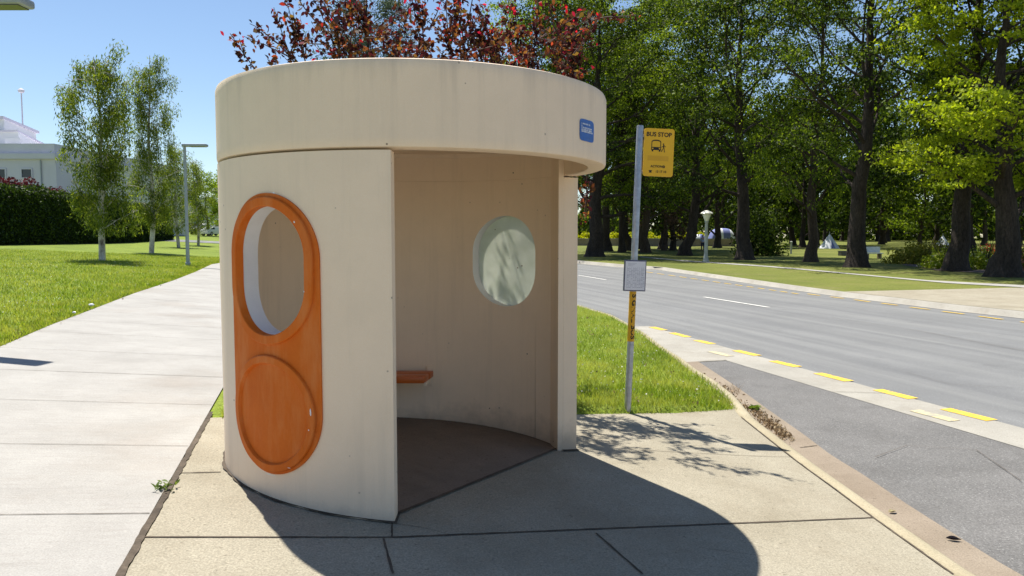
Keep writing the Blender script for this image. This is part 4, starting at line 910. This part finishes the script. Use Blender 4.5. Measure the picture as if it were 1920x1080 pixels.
def keep(A):
    d = np.hypot(A[:, 0] - CX, A[:, 1] - CY); return A[(d > 1.45) & ((A[:, 2] > 2.7) | (A[:, 1] > 6.75)) & ((A[:, 0] < .95 + .25 * np.sin(A[:, 2] * 9)) | (A[:, 2] < 2.2))]
def thin(A):          # the light through the pane is only lightly dappled
    c0 = np.array([-.05, 6.45, 1.40]); s_ = np.array([-.27, .4185, 1.0]); s_ /= np.linalg.norm(s_); q = A - c0; dd = np.linalg.norm(q - (q @ s_)[:, None] * s_, axis=1)
    return A[(dd > .42) | (rng.random(len(A)) < .85)]
L1 = thin(keep(np.concatenate(L1))); L2 = thin(keep(np.concatenate(L2)))
pt = thing('plum_tree', 'red and bronze leaved plum tree growing close behind the shelter', 'tree', Vector(base))
off = lambda V: V - base
V1, F1 = leaves(L1, .062, rng, .6, .3, .2, 6); V2, F2 = leaves(L2, .056, rng, .58, .2, .1, 6)
crown_ = np_mesh('crown', off(np.concatenate([V1, V2])), np.concatenate([F1, F2 + len(V1)]), [M['plum'], M['plum_tip']], False, None, np.concatenate([np.zeros(len(F1)), np.ones(len(F2))]))
w.V = [x - base for x in w.V]; link('trunk', w.mesh('trunk', M['twig']), pt); link('crown', crown_, pt)

# hedge along the lawn, red shrubs behind it
def box_leaves(rng, n, lx, ly, lz, thick):
    f = rng.integers(0, 4, n); P = np.stack([rng.uniform(-lx / 2, lx / 2, n), rng.uniform(-ly / 2, ly / 2, n), rng.uniform(0, lz, n)], 1)
    P[f == 0, 1] = -ly / 2; P[f == 1, 2] = lz; P[f == 2, 1] = -ly / 2; e = f == 3; P[e, 0] = np.where(rng.random(e.sum()) < .5, -lx / 2, lx / 2)
    lump = np.sin(P[:, 0] * 1.3) * .12 + np.sin(P[:, 0] * .47 + 1) * .14 + np.sin(P[:, 0] * 4.1) * .06; P[:, 2] += (f == 1) * (lump + .22 * rng.random(n) ** 2); P[:, 1] -= (f == 0) * (.12 * np.sin(P[:, 0] * 2.1) * np.cos(P[:, 2] * 2.6) + .1 * np.sin(P[:, 0] * .9 + P[:, 2]))
    return P + rng.normal(size=(n, 3)) * thick
h0 = hit(-60, 458.5, zl); h1 = hit(306, 449.3, zl); dh = h1 - h0; Lh = dh.to_2d().length; ang = math.atan2(dh.y, dh.x)
hg = thing('hedge', 'long clipped dark green hedge along the back of the lawn', 'hedge', (h0 + h1) / 2, ang); rng = np.random.default_rng(4); hh = 3.5
MB().box(-Lh / 2 + .1, Lh / 2 - .1, -.8, .8, -.4, hh - .15).build('hedge_core', M['trousers'] if False else plain('hedge_core', (.012, .02, .008), .95), hg)
V, F = leaves(box_leaves(rng, 60000, Lh, 2.0, hh, .07), .17, rng, .7, .2); link('foliage', np_mesh('foliage', V, F, M['hedge']), hg)
def shrub_mesh(seed, n, rx, ry, rz_, leaf, m, core=.6, aspect=.6):
    rng = np.random.default_rng(seed); d = rng.normal(size=(n, 3)); d /= np.linalg.norm(d, axis=1)[:, None]; d[:, 2] = np.abs(d[:, 2])
    lump = 1 + .22 * np.sin(d[:, 0] * 5 + seed) * np.cos(d[:, 1] * 4) + .15 * np.sin(d[:, 2] * 9 + d[:, 0] * 7); rad = rng.uniform(core, 1.05, n) * lump
    V, F = leaves(d * rad[:, None] * [rx, ry, rz_], leaf, rng, aspect, .3); return np_mesh('foliage', V, F, m)
def stems(seed, rx, h_, m):
    rng = np.random.default_rng(seed); w = Wood()
    for k in range(6): w.tube(limb(rng, (0, 0, -.1), (rng.normal() * .5, rng.normal() * .5, 1), h_ * .8, 4, .1), np.linspace(.03, .01, 5), 5)
    return w.mesh('stems', m)
def shrub(name, label, cat, loc, me, st, s_=1, group=None, rz=0):
    o = thing(name, label, cat, loc, rz, group); o.scale = (s_,) * 3 if not isinstance(s_, tuple) else s_; link('foliage', me, o); link('stems', st, o); return o
rs = shrub_mesh(31, 5000, 2.2, 1.6, 2.5, .24, M['red_shrub'], .3); sst = stems(1, 1, 2.2, M['bark'])
for k, (px, py, lab) in enumerate([(10, 352, 'dark red shrub above the hedge at the left edge'), (48, 352, 'dark red shrub above the hedge, middle one of three'), (92, 356, 'dark red shrub above the hedge, nearest the gum trees')]):
    p = at(px, py + 37, 60 + k * 4); shrub('red_shrub', lab, 'shrub', p, rs, sst, (1.0, 1, .95 if k < 2 else .8), 'red shrubs behind the hedge', k * 1.3)
# park planting
ys = shrub_mesh(32, 2600, 3.2, 1.0, 1.6, .35, M['yellow_shrub'], .5)
for k, px in enumerate((1070, 1100, 1128, 1152, 1186, 1222, 1250, 1268, 1296, 1310)):
    x = (px - 960) / FPX * 128; shrub('yellow_shrub', 'bright yellow shrub in the row behind the low park wall', 'shrub', (x, 128 + (k % 3), zp(x, 128) + .35), ys, sst, 1.0, 'yellow shrubs behind the park wall', k * .2)
ob = shrub_mesh(33, 3500, 1.9, 1.2, 1.25, .16, M['olive_shrub'], .5); rb = shrub_mesh(34, 1600, .9, .8, .95, .14, M['rose_leaf'], .5); pr_ = shrub_mesh(35, 2200, 1.1, .9, 1.5, .14, M['pink_rose'], .5); rr2 = shrub_mesh(36, 1800, 1.0, .9, 1.7, .14, M['red_rose'], .5)
for k, (px, lab) in enumerate([(1715, 'olive green shrub at the left end of the rose bed'), (1742, 'olive green shrub second along in the rose bed'), (1766, 'olive green shrub touching the leaning trunk')]):
    shrub('olive_shrub', lab, 'shrub', hit(px, 494 + k, zp), ob, sst, 1.0, 'olive shrubs in the rose bed', k)
for k, px in enumerate((1757, 1770, 1806, 1818, 1830, 1842, 1852, 1862, 1902, 1914)):
    shrub('rose_bush', 'pale yellow rose bush in the bed between the right hand trunks', 'shrub', hit(px, 503 + (k % 3), zp), rb, sst, .95 + .1 * (k % 2), 'pale rose bushes', k)
shrub('pink_rose_bush', 'pink flowering rose bush right of the oak trunk', 'shrub', hit(1918, 507, zp), pr_, sst, .85); shrub('red_rose_bush', 'red flowering rose bush left of the oak trunk', 'shrub', hit(1856, 492, zp), rr2, sst, .75)
bm = bmesh.new(); ground_poly(bm, [(1690, 497), (1760, 508), (1990, 520), (1990, 506), (1800, 492), (1720, 489)], zp, .02); me = bpy.data.meshes.new('flower_bed'); bm.to_mesh(me); bm.free(); me.materials.append(M['soil']); tag(link('flower_bed', me), kind='structure')
cs = shrub_mesh(37, 5000, 2.3, 2.0, 4.2, .26, M['dark_leaf'], .4); shrub('dark_conifer', 'dense dark cone shaped bush beside the spreading tree trunk', 'shrub', hit(1425, 479, zp), cs, sst, 1.0)

# ------------------------------------------------------------------ grass, clover, litter
def blades(name, pts, hgt, wid, rng, m, label, cat='grass'):
    pts = np.asarray(pts); n = len(pts); az = rng.uniform(0, 2 * math.pi, n); hh = hgt * rng.uniform(.45, 1.3, n); ln = rng.normal(size=(n, 2)) * .45 * hh[:, None]
    sd = np.stack([np.cos(az), np.sin(az)], 1) * (wid * rng.uniform(.6, 1.3, n))[:, None] / 2; z = pts[:, 2]
    V = np.stack([np.column_stack([pts[:, :2] - sd, z]), np.column_stack([pts[:, :2] + sd, z]), np.column_stack([pts[:, :2] + ln, z + hh])], 1).reshape(-1, 3)
    return tag(link(name, np_mesh(name, V, np.arange(n * 3).reshape(n, 3), m)), label, cat, None, 'stuff')
rng = np.random.default_rng(77); P = []
while len(P) < 130000:
    v = 6.3 + rng.random() ** 2.0 * 20; lo_ = -0.72; hi_ = uk(v) + .02; u = rng.uniform(lo_, hi_)
    sfrac = (u + .8) / (uk(min(v, 7.5)) + .8)
    if v < 6.42 + .78 * sfrac - .03: continue
    x, y = uv2xy(u, v)
    if math.hypot(x - CX, y - CY) < 1.36: continue
    P.append((x, y, zl(x, y)))
blades('verge_grass', P, .062, .007, rng, M['blade'], 'bright green grass on the verge around the bus stop post')
P = []
while len(P) < 170000:
    v = 3 + rng.random() ** 1.6 * 42; u = upl(v) - .0 - rng.random() ** 1.5 * 12; x, y = uv2xy(u, v); P.append((x, y, zl(x, y)))
blades('lawn_grass', P, .07, .013, rng, M['blade'], 'bright green lawn grass left of the pale footpath')
P = []
for _ in range(2600):
    v = 7 + rng.random() ** 1.3 * 26; u = upl(v) - .2 - rng.random() * 9
    if math.sin(u * 1.7 + v * .6) + math.sin(v * 1.1 - u) + rng.normal() * .6 < .3: continue
    x, y = uv2xy(u, v); P.append((x, y, zl(x, y) + .06))
for _ in range(420):
    v = 7.4 + rng.random() * 7; u = rng.uniform(2.2, uk(v) - .1); x, y = uv2xy(u, v); P.append((x, y, zl(x, y) + .045))
V, F = leaves(np.array(P), .022, rng, .9, .8); tag(link('clover_flowers', np_mesh('clover_flowers', V, F, M['clover'])), 'tiny white clover flowers scattered over the grass', 'flowers', None, 'stuff')
P = []
for k in range(70):
    v = 7.2 + rng.random() ** 1.5 * 9; u = rng.uniform(1.8, uk(v) - .05); x, y = uv2xy(u, v); P.append((x, y, zl(x, y) + .03))
for k in range(60):
    v = 3 + rng.random() * 20; u = upl(v) - abs(rng.normal()) * .5 + .12; x, y = uv2xy(u, v); P.append((x, y, zl(x, y) + .03))
for (px, py) in ((1097, 600), (1106, 631), (1104, 626)):
    c = hit(px, py, zl)
    for k in range(6): P.append((c.x + rng.normal() * .05, c.y + rng.normal() * .08, c.z + .05))
for (px, py, n, s_) in [(1300, 704, 50, .10), (1345, 728, 160, .15), (1370, 745, 110, .12), (1400, 765, 60, .08), (1432, 785, 150, .11), (1452, 800, 170, .10), (1468, 812, 110, .07)]:
    c = hit(px, py, ZROAD + .03); dirv = Vector((CB * .35 - SB, SB * .35 + CB)).normalized()
    for _ in range(n):
        a_ = rng.normal() * s_ * 2.0; b_ = rng.normal() * s_ * .45; P.append((c.x + dirv.x * a_ + dirv.y * b_, c.y + dirv.y * a_ - dirv.x * b_, ZROAD + .018 + abs(rng.normal()) * .018))
V, F = leaves(np.array(P), .042, rng, .5, .5, 0, 6); tag(link('leaf_litter', np_mesh('leaf_litter', V, F, M['litter'])), 'dry brown leaf litter lying along the gutter', 'leaves', None, 'stuff')
def curled_leaf(name, label, loc, L, m, rz, curl=1.6):
    V, F = [], []; 
    for i in range(9):
        s_ = i / 8; wv = L * .26 * math.sin(math.pi * min(.97, s_ + .03)) + .001
        for j in range(5): q = (j - 2) / 2; V.append((L * (s_ - .5), q * wv * math.cos(q * curl * .5), .006 + abs(q) * wv * .9 + .35 * L * (s_ - .5) ** 2))
    for i in range(8):
        for j in range(4): a = i * 5 + j; F.append((a, a + 1, a + 6, a + 5))
    o = link(name, np_mesh(name, V, F, m, True)); o.location = loc; o.rotation_euler = (0, 0, rz); return tag(o, label, 'leaf')
curled_leaf('curled_leaf', 'dark curled dead leaf in the gutter at the lower right', hit(1788, 1014, ZROAD + .012), .09, plain('dark_leaf_skin', (.02, .014, .02), .5), -.3)
curled_leaf('dry_leaf', 'pale yellow dry leaf in the gutter beside the kerb', hit(1673, 962, ZROAD + .012), .07, M['old_yellow'], .3, .8)
for k, (px, py, n, h_, lab) in enumerate([(308, 922, 26, .05, 'small green weed growing in the joint beside the footpath'), (1415, 770, 30, .10, 'grey green weed growing out of the gutter')]):
    p = hit(px, py, zl if k == 0 else (lambda x, y: ZROAD + .015)); o = thing('weed', lab, 'weed', p); rg = np.random.default_rng(60 + k); C_ = rg.normal(size=(n, 3)) * [.035, .03, .012] + [0, 0, .03]
    V, F = leaves(np.abs(C_) * [1, 1, 1] * np.sign(C_) * 1.0 + [0, 0, .0], h_, rg, .4, .5, 0, 6); V[:, 2] = np.abs(V[:, 2]) * .8 + .01; link('leaf_rosette', np_mesh('leaf_rosette', V, F, M['weed']), o)
rg = np.random.default_rng(5); P = []
c = hit(1372, 735, ZROAD)
for k in range(40): P.append((c.x + rg.normal() * .05, c.y + rg.normal() * .12, ZROAD + .01))
blades('dry_grass', P, .16, .004, rg, M['litter'], 'dry grass stalks sprouting from the gutter litter')
for (px, py, lab) in [(172, 579, 'crumpled white litter on the lawn edge, right hand piece'), (139, 594, 'crumpled white litter on the lawn edge, smaller left hand piece')]:
    p = hit(px, py, zl); rg = np.random.default_rng(px); bm = bmesh.new(); bmesh.ops.create_icosphere(bm, subdivisions=2, radius=.032 if px > 150 else .02)
    for v_ in bm.verts: v_.co = Vector((v_.co.x * 1.4, v_.co.y, v_.co.z * .7)) * (1 + rg.normal() * .18)
    me = bpy.data.meshes.new('paper_scrap'); bm.to_mesh(me); bm.free(); me.materials.append(M['paper']); o = link('paper_scrap', me); o.location = p + Vector((0, 0, .07)); tag(o, lab, 'litter')

# ------------------------------------------------------------------ lamps
def path_lamp(base, H, label):
    o = thing('street_lamp', label, 'street lamp', base, 0, 'grey path lamps'); MB().tube([(0, 0, -.1), (0, 0, H - .05), (0, 0, H)], [.075, .055, .055], 14).build('pole', M['lamp_grey'], o, 35)
    MB().tube([(0, 0, -.05), (0, 0, .12), (0, 0, .14)], [.10, .10, .07], 14).build('pole_base', M['lamp_grey'], o, 35)
    hd = MB().box(-.07, .92, -.15, .15, H - .02, H + .085).build('lamp_head', M['lamp_grey'], o, 30, .03); MB().box(.25, .86, -.11, .11, H - .032, H - .0195).build('lens', M['lens'], hd); return o
pl = hit(352.5, 497.5, zl); path_lamp(pl, (497 - 276) / FPX * pl.y, 'tall slim grey lamp post beside the footpath among gum trees')
hx = -5.90 - .92; path_lamp(Vector((hx, 9.32, zl(hx, 9.32))), 4.42 - zl(hx, 9.32), 'grey lamp head overhanging the top left corner of the view')
p = hit(1323.5, 492, zp); ul = thing('park_lamp', 'pale stone park lamp post with bowl shade across the road', 'street lamp', p); k = p.y / FPX; Hl = 97 * k
MB().lathe([(0, -.1), (.24, -.1), (.24, .10), (.19, .14), (.16, .45), (.135, .5), (.10, Hl * .76), (.14, Hl * .77), (.13, Hl * .80), (0, Hl * .80)], 18).build('post', M['lamp_stone'], ul, 35)
MB().lathe([(0, Hl * .80), (.13, Hl * .80), (.19, Hl * .84), (.30, Hl * .925), (0, Hl * .93)], 18).build('shade_bowl', M['opal'], ul, 35)
MB().lathe([(0, Hl * .932), (.42, Hl * .932), (.44, Hl * .945), (.36, Hl * .965), (.14, Hl), (0, Hl)], 18).build('lamp_cap', M['opal'], ul, 35)

# ------------------------------------------------------------------ buildings
def win(par, x0, x1, z0, z1, y, fw=.12):
    f = MB(); f.box(x0 - fw, x0, y - .12, y + .05, z0 - fw, z1 + fw); f.box(x1, x1 + fw, y - .12, y + .05, z0 - fw, z1 + fw); f.box(x0, x1, y - .12, y + .05, z1, z1 + fw); f.box(x0, x1, y - .12, y + .05, z0 - fw, z0)
    o = f.build('window', M['build_white_shaded'], par); MB().box(x0, x1, y - .03, y + .02, z0, z1).build('pane', M['window_dark'], o); return o
D = 84.0; k = D / FPX
X = lambda px: (px - 960) * k
Z = lambda py: 1.6 + (444 - py) * k
bd = thing('white_building', 'large white flat roofed building rising behind the hedge at left', 'building', (0, D, 0))
MB().prism([(X(-260), 0), (X(112), 0), (X(131), 30), (X(-260), 30)], 0, Z(300)).build('wall', M['build_white_shaded'], bd)
MB().prism([(X(-262), -.35), (X(114), -.35), (X(133.5), 30), (X(-262), 30)], Z(300), Z(290)).build('cornice', M['build_white_shaded'], bd)
MB().prism([(X(-260), .25), (X(108), .25), (X(127), 29), (X(-260), 29)], Z(290), Z(271)).build('parapet', M['build_white_shaded'], bd)
XD = lambda px, dy: (px - 960) * (D + dy) / FPX
ZD = lambda py, dy: 1.6 + (444 - py) * (D + dy) / FPX
MB().prism([(XD(-300, 4), 4), (XD(45, 4), 4), (XD(100, 20), 20), (XD(-200, 20), 20)], Z(271) - .3, ZD(250, 4)).build('lower_tier', M['tier_white_lit'], bd)
MB().prism([(XD(-300, 4), 3.7), (XD(47, 4), 3.7), (XD(103, 20), 20.3), (XD(-200, 20), 20.3)], ZD(250, 4), ZD(247, 4)).build('tier_coping', M['build_white_shaded'], bd)
MB().prism([(XD(-300, 6), 6), (XD(20, 6), 6), (XD(78, 18), 18), (XD(-200, 18), 18)], ZD(250, 4) + .1, ZD(227, 6)).build('upper_tier', M['tier_white_lit'], bd)
MB().prism([(XD(-300, 6), 5.6), (XD(23, 6), 5.6), (XD(81, 18), 18.4), (XD(-200, 18), 18.4)], ZD(227, 6), ZD(222, 6)).build('roof_coping', M['build_white_shaded'], bd)
MB().box(XD(20, 2), XD(48, 2), 2, 3.6, Z(271) - .3, ZD(261, 2)).build('roof_box', M['tier_white_lit'], bd)
for px0, px1 in ((-42, -24), (-2, 18), (49, 67), (-90, -72)): win(bd, X(px0), X(px1), Z(334), Z(319), 0)
fp = MB(); fp.tube([(XD(54, 9), 9, ZD(240, 9)), (XD(54, 9), 9, ZD(176, 9))], [.085, .07], 8); fp.build('flagpole', M['build_white_shaded'], bd)
MB().lathe([(0, ZD(180, 9)), (.30, ZD(178, 9)), (.38, ZD(174, 9)), (.15, ZD(171, 9)), (0, ZD(170, 9))], 12, (XD(54, 9), 9)).build('pole_finial', M['build_white_shaded'], bd)
dp = MB(); dp.tube([(X(85), -.1, 2), (X(85), -.1, Z(302))], .07, 6); dp.build('downpipe', M['lamp_grey'], bd)
D2 = 165.0; k = D2 / FPX
X = lambda px: (px - 960) * k
Z = lambda py: 1.6 + (444 - py) * k
b2 = thing('white_wing', 'white pillared building wing beyond the gum trees and parked cars', 'building', (0, D2, 0))
MB().box(X(228), X(343), 0, 18, 0, Z(372)).build('wall', M['build_white_shaded'], b2); MB().box(X(226), X(345), -.6, 18.5, Z(372), Z(366)).build('cornice', M['build_white_shaded'], b2); MB().box(X(232), X(320), 2, 16, Z(366), Z(345)).build('upper_storey', M['build_white_shaded'], b2)
for px in (312, 320, 328, 336): MB().tube([(X(px), -1.6, 2.2), (X(px), -1.6, Z(392))], .28, 10).build('column', M['build_white_shaded'], b2)
MB().box(X(306), X(342), -2.2, -.003, Z(392), Z(387)).build('portico_roof', M['build_white_shaded'], b2)
for px in (240, 256, 272, 288, 316, 330): win(b2, X(px), X(px + 6), Z(404), Z(394), 0, .2); win(b2, X(px), X(px + 6), Z(385), Z(376), 0, .2)
D3 = 190.0; b3 = thing('low_white_building', 'low white building glimpsed between the gum trunks behind parked cars', 'building', ((380 - 960) / FPX * D3, D3, zl((380 - 960) / FPX * D3, D3)))
MB().box(-5.5, 6, 0, 8, -1, 4.2).build('wall', M['build_white_shaded'], b3); MB().box(-5.9, 6.4, -.4, 8.4, 4.2, 4.6).build('roof', M['build_white_shaded'], b3)
for x in (-4, -1.5, 1, 3.5): win(b3, x, x + 1.2, 1.2, 2.8, 0, .15)

# ------------------------------------------------------------------ parked cars
def car(name, label, loc, rz, paint, L, W, prof_, glass, van=False):
    o = thing(name, label, 'car' if not van else 'van', loc, rz, None)
    body = MB(); a = [body.bm.verts.new((x, -W / 2, z)) for x, z in prof_]; b = [body.bm.verts.new((x, W / 2, z)) for x, z in prof_]; n = len(prof_); body.bm.faces.new(a); body.bm.faces.new(b[::-1])
    for i in range(n): body.bm.faces.new((a[i], a[(i + 1) % n], b[(i + 1) % n], b[i]))
    for v_ in body.bm.verts:
        if v_.co.z > 1.0: v_.co.y *= .86
    body.build('body', paint, o, 40, .05)
    for s_ in (-1, 1):
        for g_ in glass:
            mb = MB(); yy = lambda z: s_ * (W / 2 * (1 - .14 * min(1, max(0, (z - .95) / .1))) + .012) if z > 1.0 else s_ * (W / 2 + .012)
            mb.bm.faces.new([mb.bm.verts.new((x, yy(max(z, 1.01)), z)) for x, z in g_]); mb.build('window', M['window_dark'], o)
        for x in (-L * .31, L * .31):
            wl = MB(); wl.tube([(x, s_ * (W / 2 - .2), .32), (x, s_ * (W / 2 + .015), .32)], .32, 16); wo = wl.build('wheel', M['tyre'], o, 35); MB().tube([(x, s_ * (W / 2 + .0155), .32), (x, s_ * (W / 2 + .02), .32)], .19, 12).build('rim', M['steel'], wo)
        MB().box(L / 2 - .02, L / 2 + .01, s_ * W * .36 - .14, s_ * W * .36 + .14, .62, .78).build('headlight', M['opal'], o)
        MB().box(-L / 2 - .01, -L / 2 + .02, s_ * W * .40 - .09, s_ * W * .40 + .09, .72, .98).build('tail_light', M['car_red'], o)
    ws = MB(); g = [p_ for p_ in prof_ if p_[1] > 1.0]; f0, f1 = g[0], g[1]
    return o
VAN = [(-2.35, .28), (2.3, .28), (2.38, .75), (2.1, 1.02), (1.25, 1.12), (.55, 1.70), (.2, 1.80), (-2.0, 1.80), (-2.3, 1.55), (-2.4, .9)]
VG = [[(1.05, 1.16), (.5, 1.62), (-.2, 1.66), (-.2, 1.12)], [(-.28, 1.12), (-.28, 1.66), (-1.2, 1.68), (-1.2, 1.14)], [(-1.28, 1.14), (-1.28, 1.68), (-1.95, 1.66), (-2.15, 1.2)]]
SED = [(-2.2, .26), (2.15, .26), (2.22, .6), (2.0, .86), (1.0, .98), (.35, 1.40), (-.9, 1.44), (-1.6, 1.05), (-2.2, .98), (-2.28, .6)]
SG = [[(.8, 1.03), (.3, 1.34), (-.25, 1.36), (-.25, 1.02)], [(-.32, 1.02), (-.32, 1.36), (-.85, 1.37), (-1.35, 1.06)]]
for (nm, lab, px, Y, rz, pa, pr2, gl2, vn) in [('parked_van', 'maroon people mover parked by the white building', 354, 128, math.pi + .1, M['maroon'], VAN, VG, True), ('parked_van', 'white van parked behind the leaning gum trunk', 383, 140, math.pi / 2 + .5, M['car_white'], VAN, VG, True),
        ('parked_car', 'dark car parked between the maroon and white vans', 371.5, 126, 1.9, M['car_dark'], SED, SG, False), ('parked_car', 'white car parked at the shelter edge', 402, 122, 1.2, M['car_white'], SED, SG, False), ('parked_car', 'dark car half hidden behind the hedge end', 320, 150, math.pi, M['car_dark'], SED, SG, False)]:
    x = (px - 960) / FPX * Y; car(nm, lab, (x, Y, zl(x, Y) + .04), rz, pa, 4.7 if vn else 4.4, 1.8, pr2, gl2, vn)

# ------------------------------------------------------------------ things in the park
x0, x1 = (1060 - 960) / FPX * 120, (1378 - 960) / FPX * 112
pw_ = thing('park_wall', 'long low stone wall far across the park', 'wall', (0, 0, 0)); MB().prism([(x0, 122), (x1, 112), (x1, 112.5), (x0, 122.5)], -.3, zp(10, 115) + 1.05).build('wall_face', M['wall_stone'], pw_); MB().prism([(x0 - .1, 121.9), (x1 + .1, 111.9), (x1 + .1, 112.6), (x0 - .1, 122.6)], zp(10, 115) + 1.05, zp(10, 115) + 1.2).build('coping', M['path'], pw_)
def dome_tent(label, loc, L, W, H, panels, rz=0):
    o = thing('tent', label, 'tent', loc, rz, None)
    for (u0, u1, m) in panels:
        V, F = [], []; n = 12
        for i in range(n + 1):
            f = u0 + (u1 - u0) * i / n; sc2 = math.sqrt(max(.02, 1 - (2 * f - 1) ** 4))
            for j in range(17): a_ = math.pi * j / 16; V.append((L * (f - .5), W / 2 * math.cos(a_), H * sc2 * math.sin(a_) ** .8))
        for i in range(n):
            for j in range(16): a = i * 17 + j; F.append((a, a + 1, a + 18, a + 17))
        link('tent_panel', np_mesh('tent_panel', V, F, m, True), o)
    return o
def ptk(px, Y): x = (px - 960) / FPX * Y; return Vector((x, Y, zp(x, Y)))
dome_tent('white and blue tunnel tent seen over the low park wall', ptk(1352, 124) + Vector((0, 0, .5)), 4.2, 2.6, 2.3, [(0, .28, M['tent_blue']), (.28, .5, M['tent_white']), (.5, .78, M['tent_blue']), (.78, 1, M['tent_white'])])
dome_tent('small pale tent left of the pale park lamp', ptk(1310, 126) + Vector((0, 0, .4)), 2.2, 2, 1.4, [(0, .5, M['tent_white']), (.5, 1, M['tent_blue'])])
def cone_tent(label, loc, R_, H, n=8):
    o = thing('tent', label, 'tent', loc); V, F = [], []
    mb = MB(); ap = mb.bm.verts.new((0, 0, H)); rim = [mb.bm.verts.new((R_ * math.cos(2 * math.pi * k / n), R_ * math.sin(2 * math.pi * k / n), -.1)) for k in range(n)]
    for k in range(n): mb.bm.faces.new((rim[k], rim[(k + 1) % n], ap))
    mb.build('canopy', M['tent_white'], o); MB().tube([(0, 0, 0), (0, 0, H + .25)], .04, 6).build('tent_pole', M['steel'], o)
    dr = MB(); a0_ = -math.pi / 2; f_ = lambda t, s_: ((R_ + .02) * (1 - t) * math.cos(a0_ + s_ * .16), (R_ + .02) * (1 - t) * math.sin(a0_ + s_ * .16) * .93 - .04, H * t); dr.bm.faces.new([dr.bm.verts.new(f_(*q)) for q in ((0, -1), (0, 1), (.55, .1), (.55, -.1))]); dr.build('tent_door', M['tent_blue'], o); return o
cone_tent('white pointed tent on the grass between the two middle trunks', ptk(1554, 98), 1.45, 1.95); cone_tent('white pointed tent behind the rose bed', ptk(1766, 100), 1.2, 1.7)
p = hit(1637, 485, zp); pbn = thing('park_bench', 'pale park bench on the grass right of the big flared trunk', 'bench', p, .15); k = p.y / FPX; Wb = 34 * k
MB().box(-Wb / 2, Wb / 2, -.25, .2, .40, .46).build('seat', M['bench_white'], pbn); MB().box(-Wb / 2, Wb / 2, .2, .26, .48, .95).build('backrest', M['bench_white'], pbn)
for s_ in (-1, 1): MB().box(s_ * Wb * .38 - .05, s_ * Wb * .38 + .05, -.22, .24, 0, .40).build('leg', M['wall_stone'], pbn)
p = hit(1580, 479.5, zp); lb = thing('litter_bin', 'dark low bin on the grass left of the flared trunk', 'bin', p); k = p.y / FPX; MB().box(-5.5 * k, 5.5 * k, -.4, .4, 0, 8 * k).build('bin_body', M['car_dark'], lb, None, .04); MB().box(-6.2 * k, 6.2 * k, -.48, .48, 8 * k, 9 * k).build('bin_lid', M['car_dark'], lb, None, .03)
p = hit(1483, 476, zp); mp_ = thing('marker_post', 'thin pale post standing on the far park grass', 'post', p); k = p.y / FPX; MB().tube([(0, 0, -.1), (0, 0, 22 * k)], .1, 8).build('post', M['lamp_stone'], mp_); MB().lathe([(0, 22 * k), (.14, 22 * k), (.14, 23 * k), (0, 24 * k)], 8).build('post_cap', M['lamp_stone'], mp_)
# a person by the pale lamp, mostly behind its post
p = ptk(1317, 84); pe = thing('person', 'person in a pale blue shirt standing just left of the park lamp', 'person', p)
def skin_body(name, verts, edges, m, par):
    me = bpy.data.meshes.new(name); me.from_pydata([v_[:3] for v_ in verts], edges, []); o = link(name, me); md = o.modifiers.new('s', 'SKIN')
    for sv, v_ in zip(me.skin_vertices[0].data, verts): sv.radius = (v_[3], v_[3] * (v_[4] if len(v_) > 4 else 1))
    me.skin_vertices[0].data[0].use_root = True; sb = o.modifiers.new('d', 'SUBSURF'); sb.levels = 1; sb.render_levels = 1
    me2 = bpy.data.meshes.new_from_object(o.evaluated_get(bpy.context.evaluated_depsgraph_get())); bpy.data.objects.remove(o); me2.materials.clear(); me2.materials.append(m)
    me2.polygons.foreach_set('use_smooth', np.ones(len(me2.polygons), bool)); return link(name, me2, par)
BV = [(0, 0, .95, .15, .7), (0, 0, 1.2, .14, .7), (0, 0, 1.42, .15, .6), (0, 0, 1.52, .055), (0, -.02, 1.60, .085), (0, -.01, 1.72, .08), (.10, 0, .90, .10), (.11, -.02, .5, .065), (.11, 0, .08, .045), (.11, -.16, .03, .035), (-.10, 0, .90, .10), (-.12, .03, .5, .065), (-.12, .05, .08, .045), (-.12, -.10, .03, .035), (.2, 0, 1.40, .06), (.26, .0, 1.12, .045), (.27, -.06, .88, .032), (.27, -.08, .78, .03), (-.2, 0, 1.40, .06), (-.26, .02, 1.12, .045), (-.25, -.08, .90, .032), (-.25, -.11, .80, .03)]
BE = [(0, 1), (1, 2), (2, 3), (3, 4), (4, 5), (0, 6), (6, 7), (7, 8), (8, 9), (0, 10), (10, 11), (11, 12), (12, 13), (2, 14), (14, 15), (15, 16), (16, 17), (2, 18), (18, 19), (19, 20), (20, 21)]
skin_body('body', BV, BE, M['skin'], pe)
grow = lambda idx, s_: [tuple(list(BV[i][:3]) + [BV[i][3] * s_] + list(BV[i][4:])) for i in idx]
skin_body('shirt', grow([1, 0, 2, 14, 15, 18, 19], 1.14), [(0, 1), (0, 2), (2, 3), (3, 4), (2, 5), (5, 6)], M['shirt'], pe)
skin_body('trousers', grow([0, 6, 7, 8, 10, 11, 12], 1.18), [(0, 1), (1, 2), (2, 3), (0, 4), (4, 5), (5, 6)], M['trousers'], pe)
hr = MB(); bmesh.ops.create_uvsphere(hr.bm, u_segments=12, v_segments=8, radius=.105, matrix=Matrix.Translation((0, .02, 1.73))); hr.build('hair', M['black'], pe, 60)
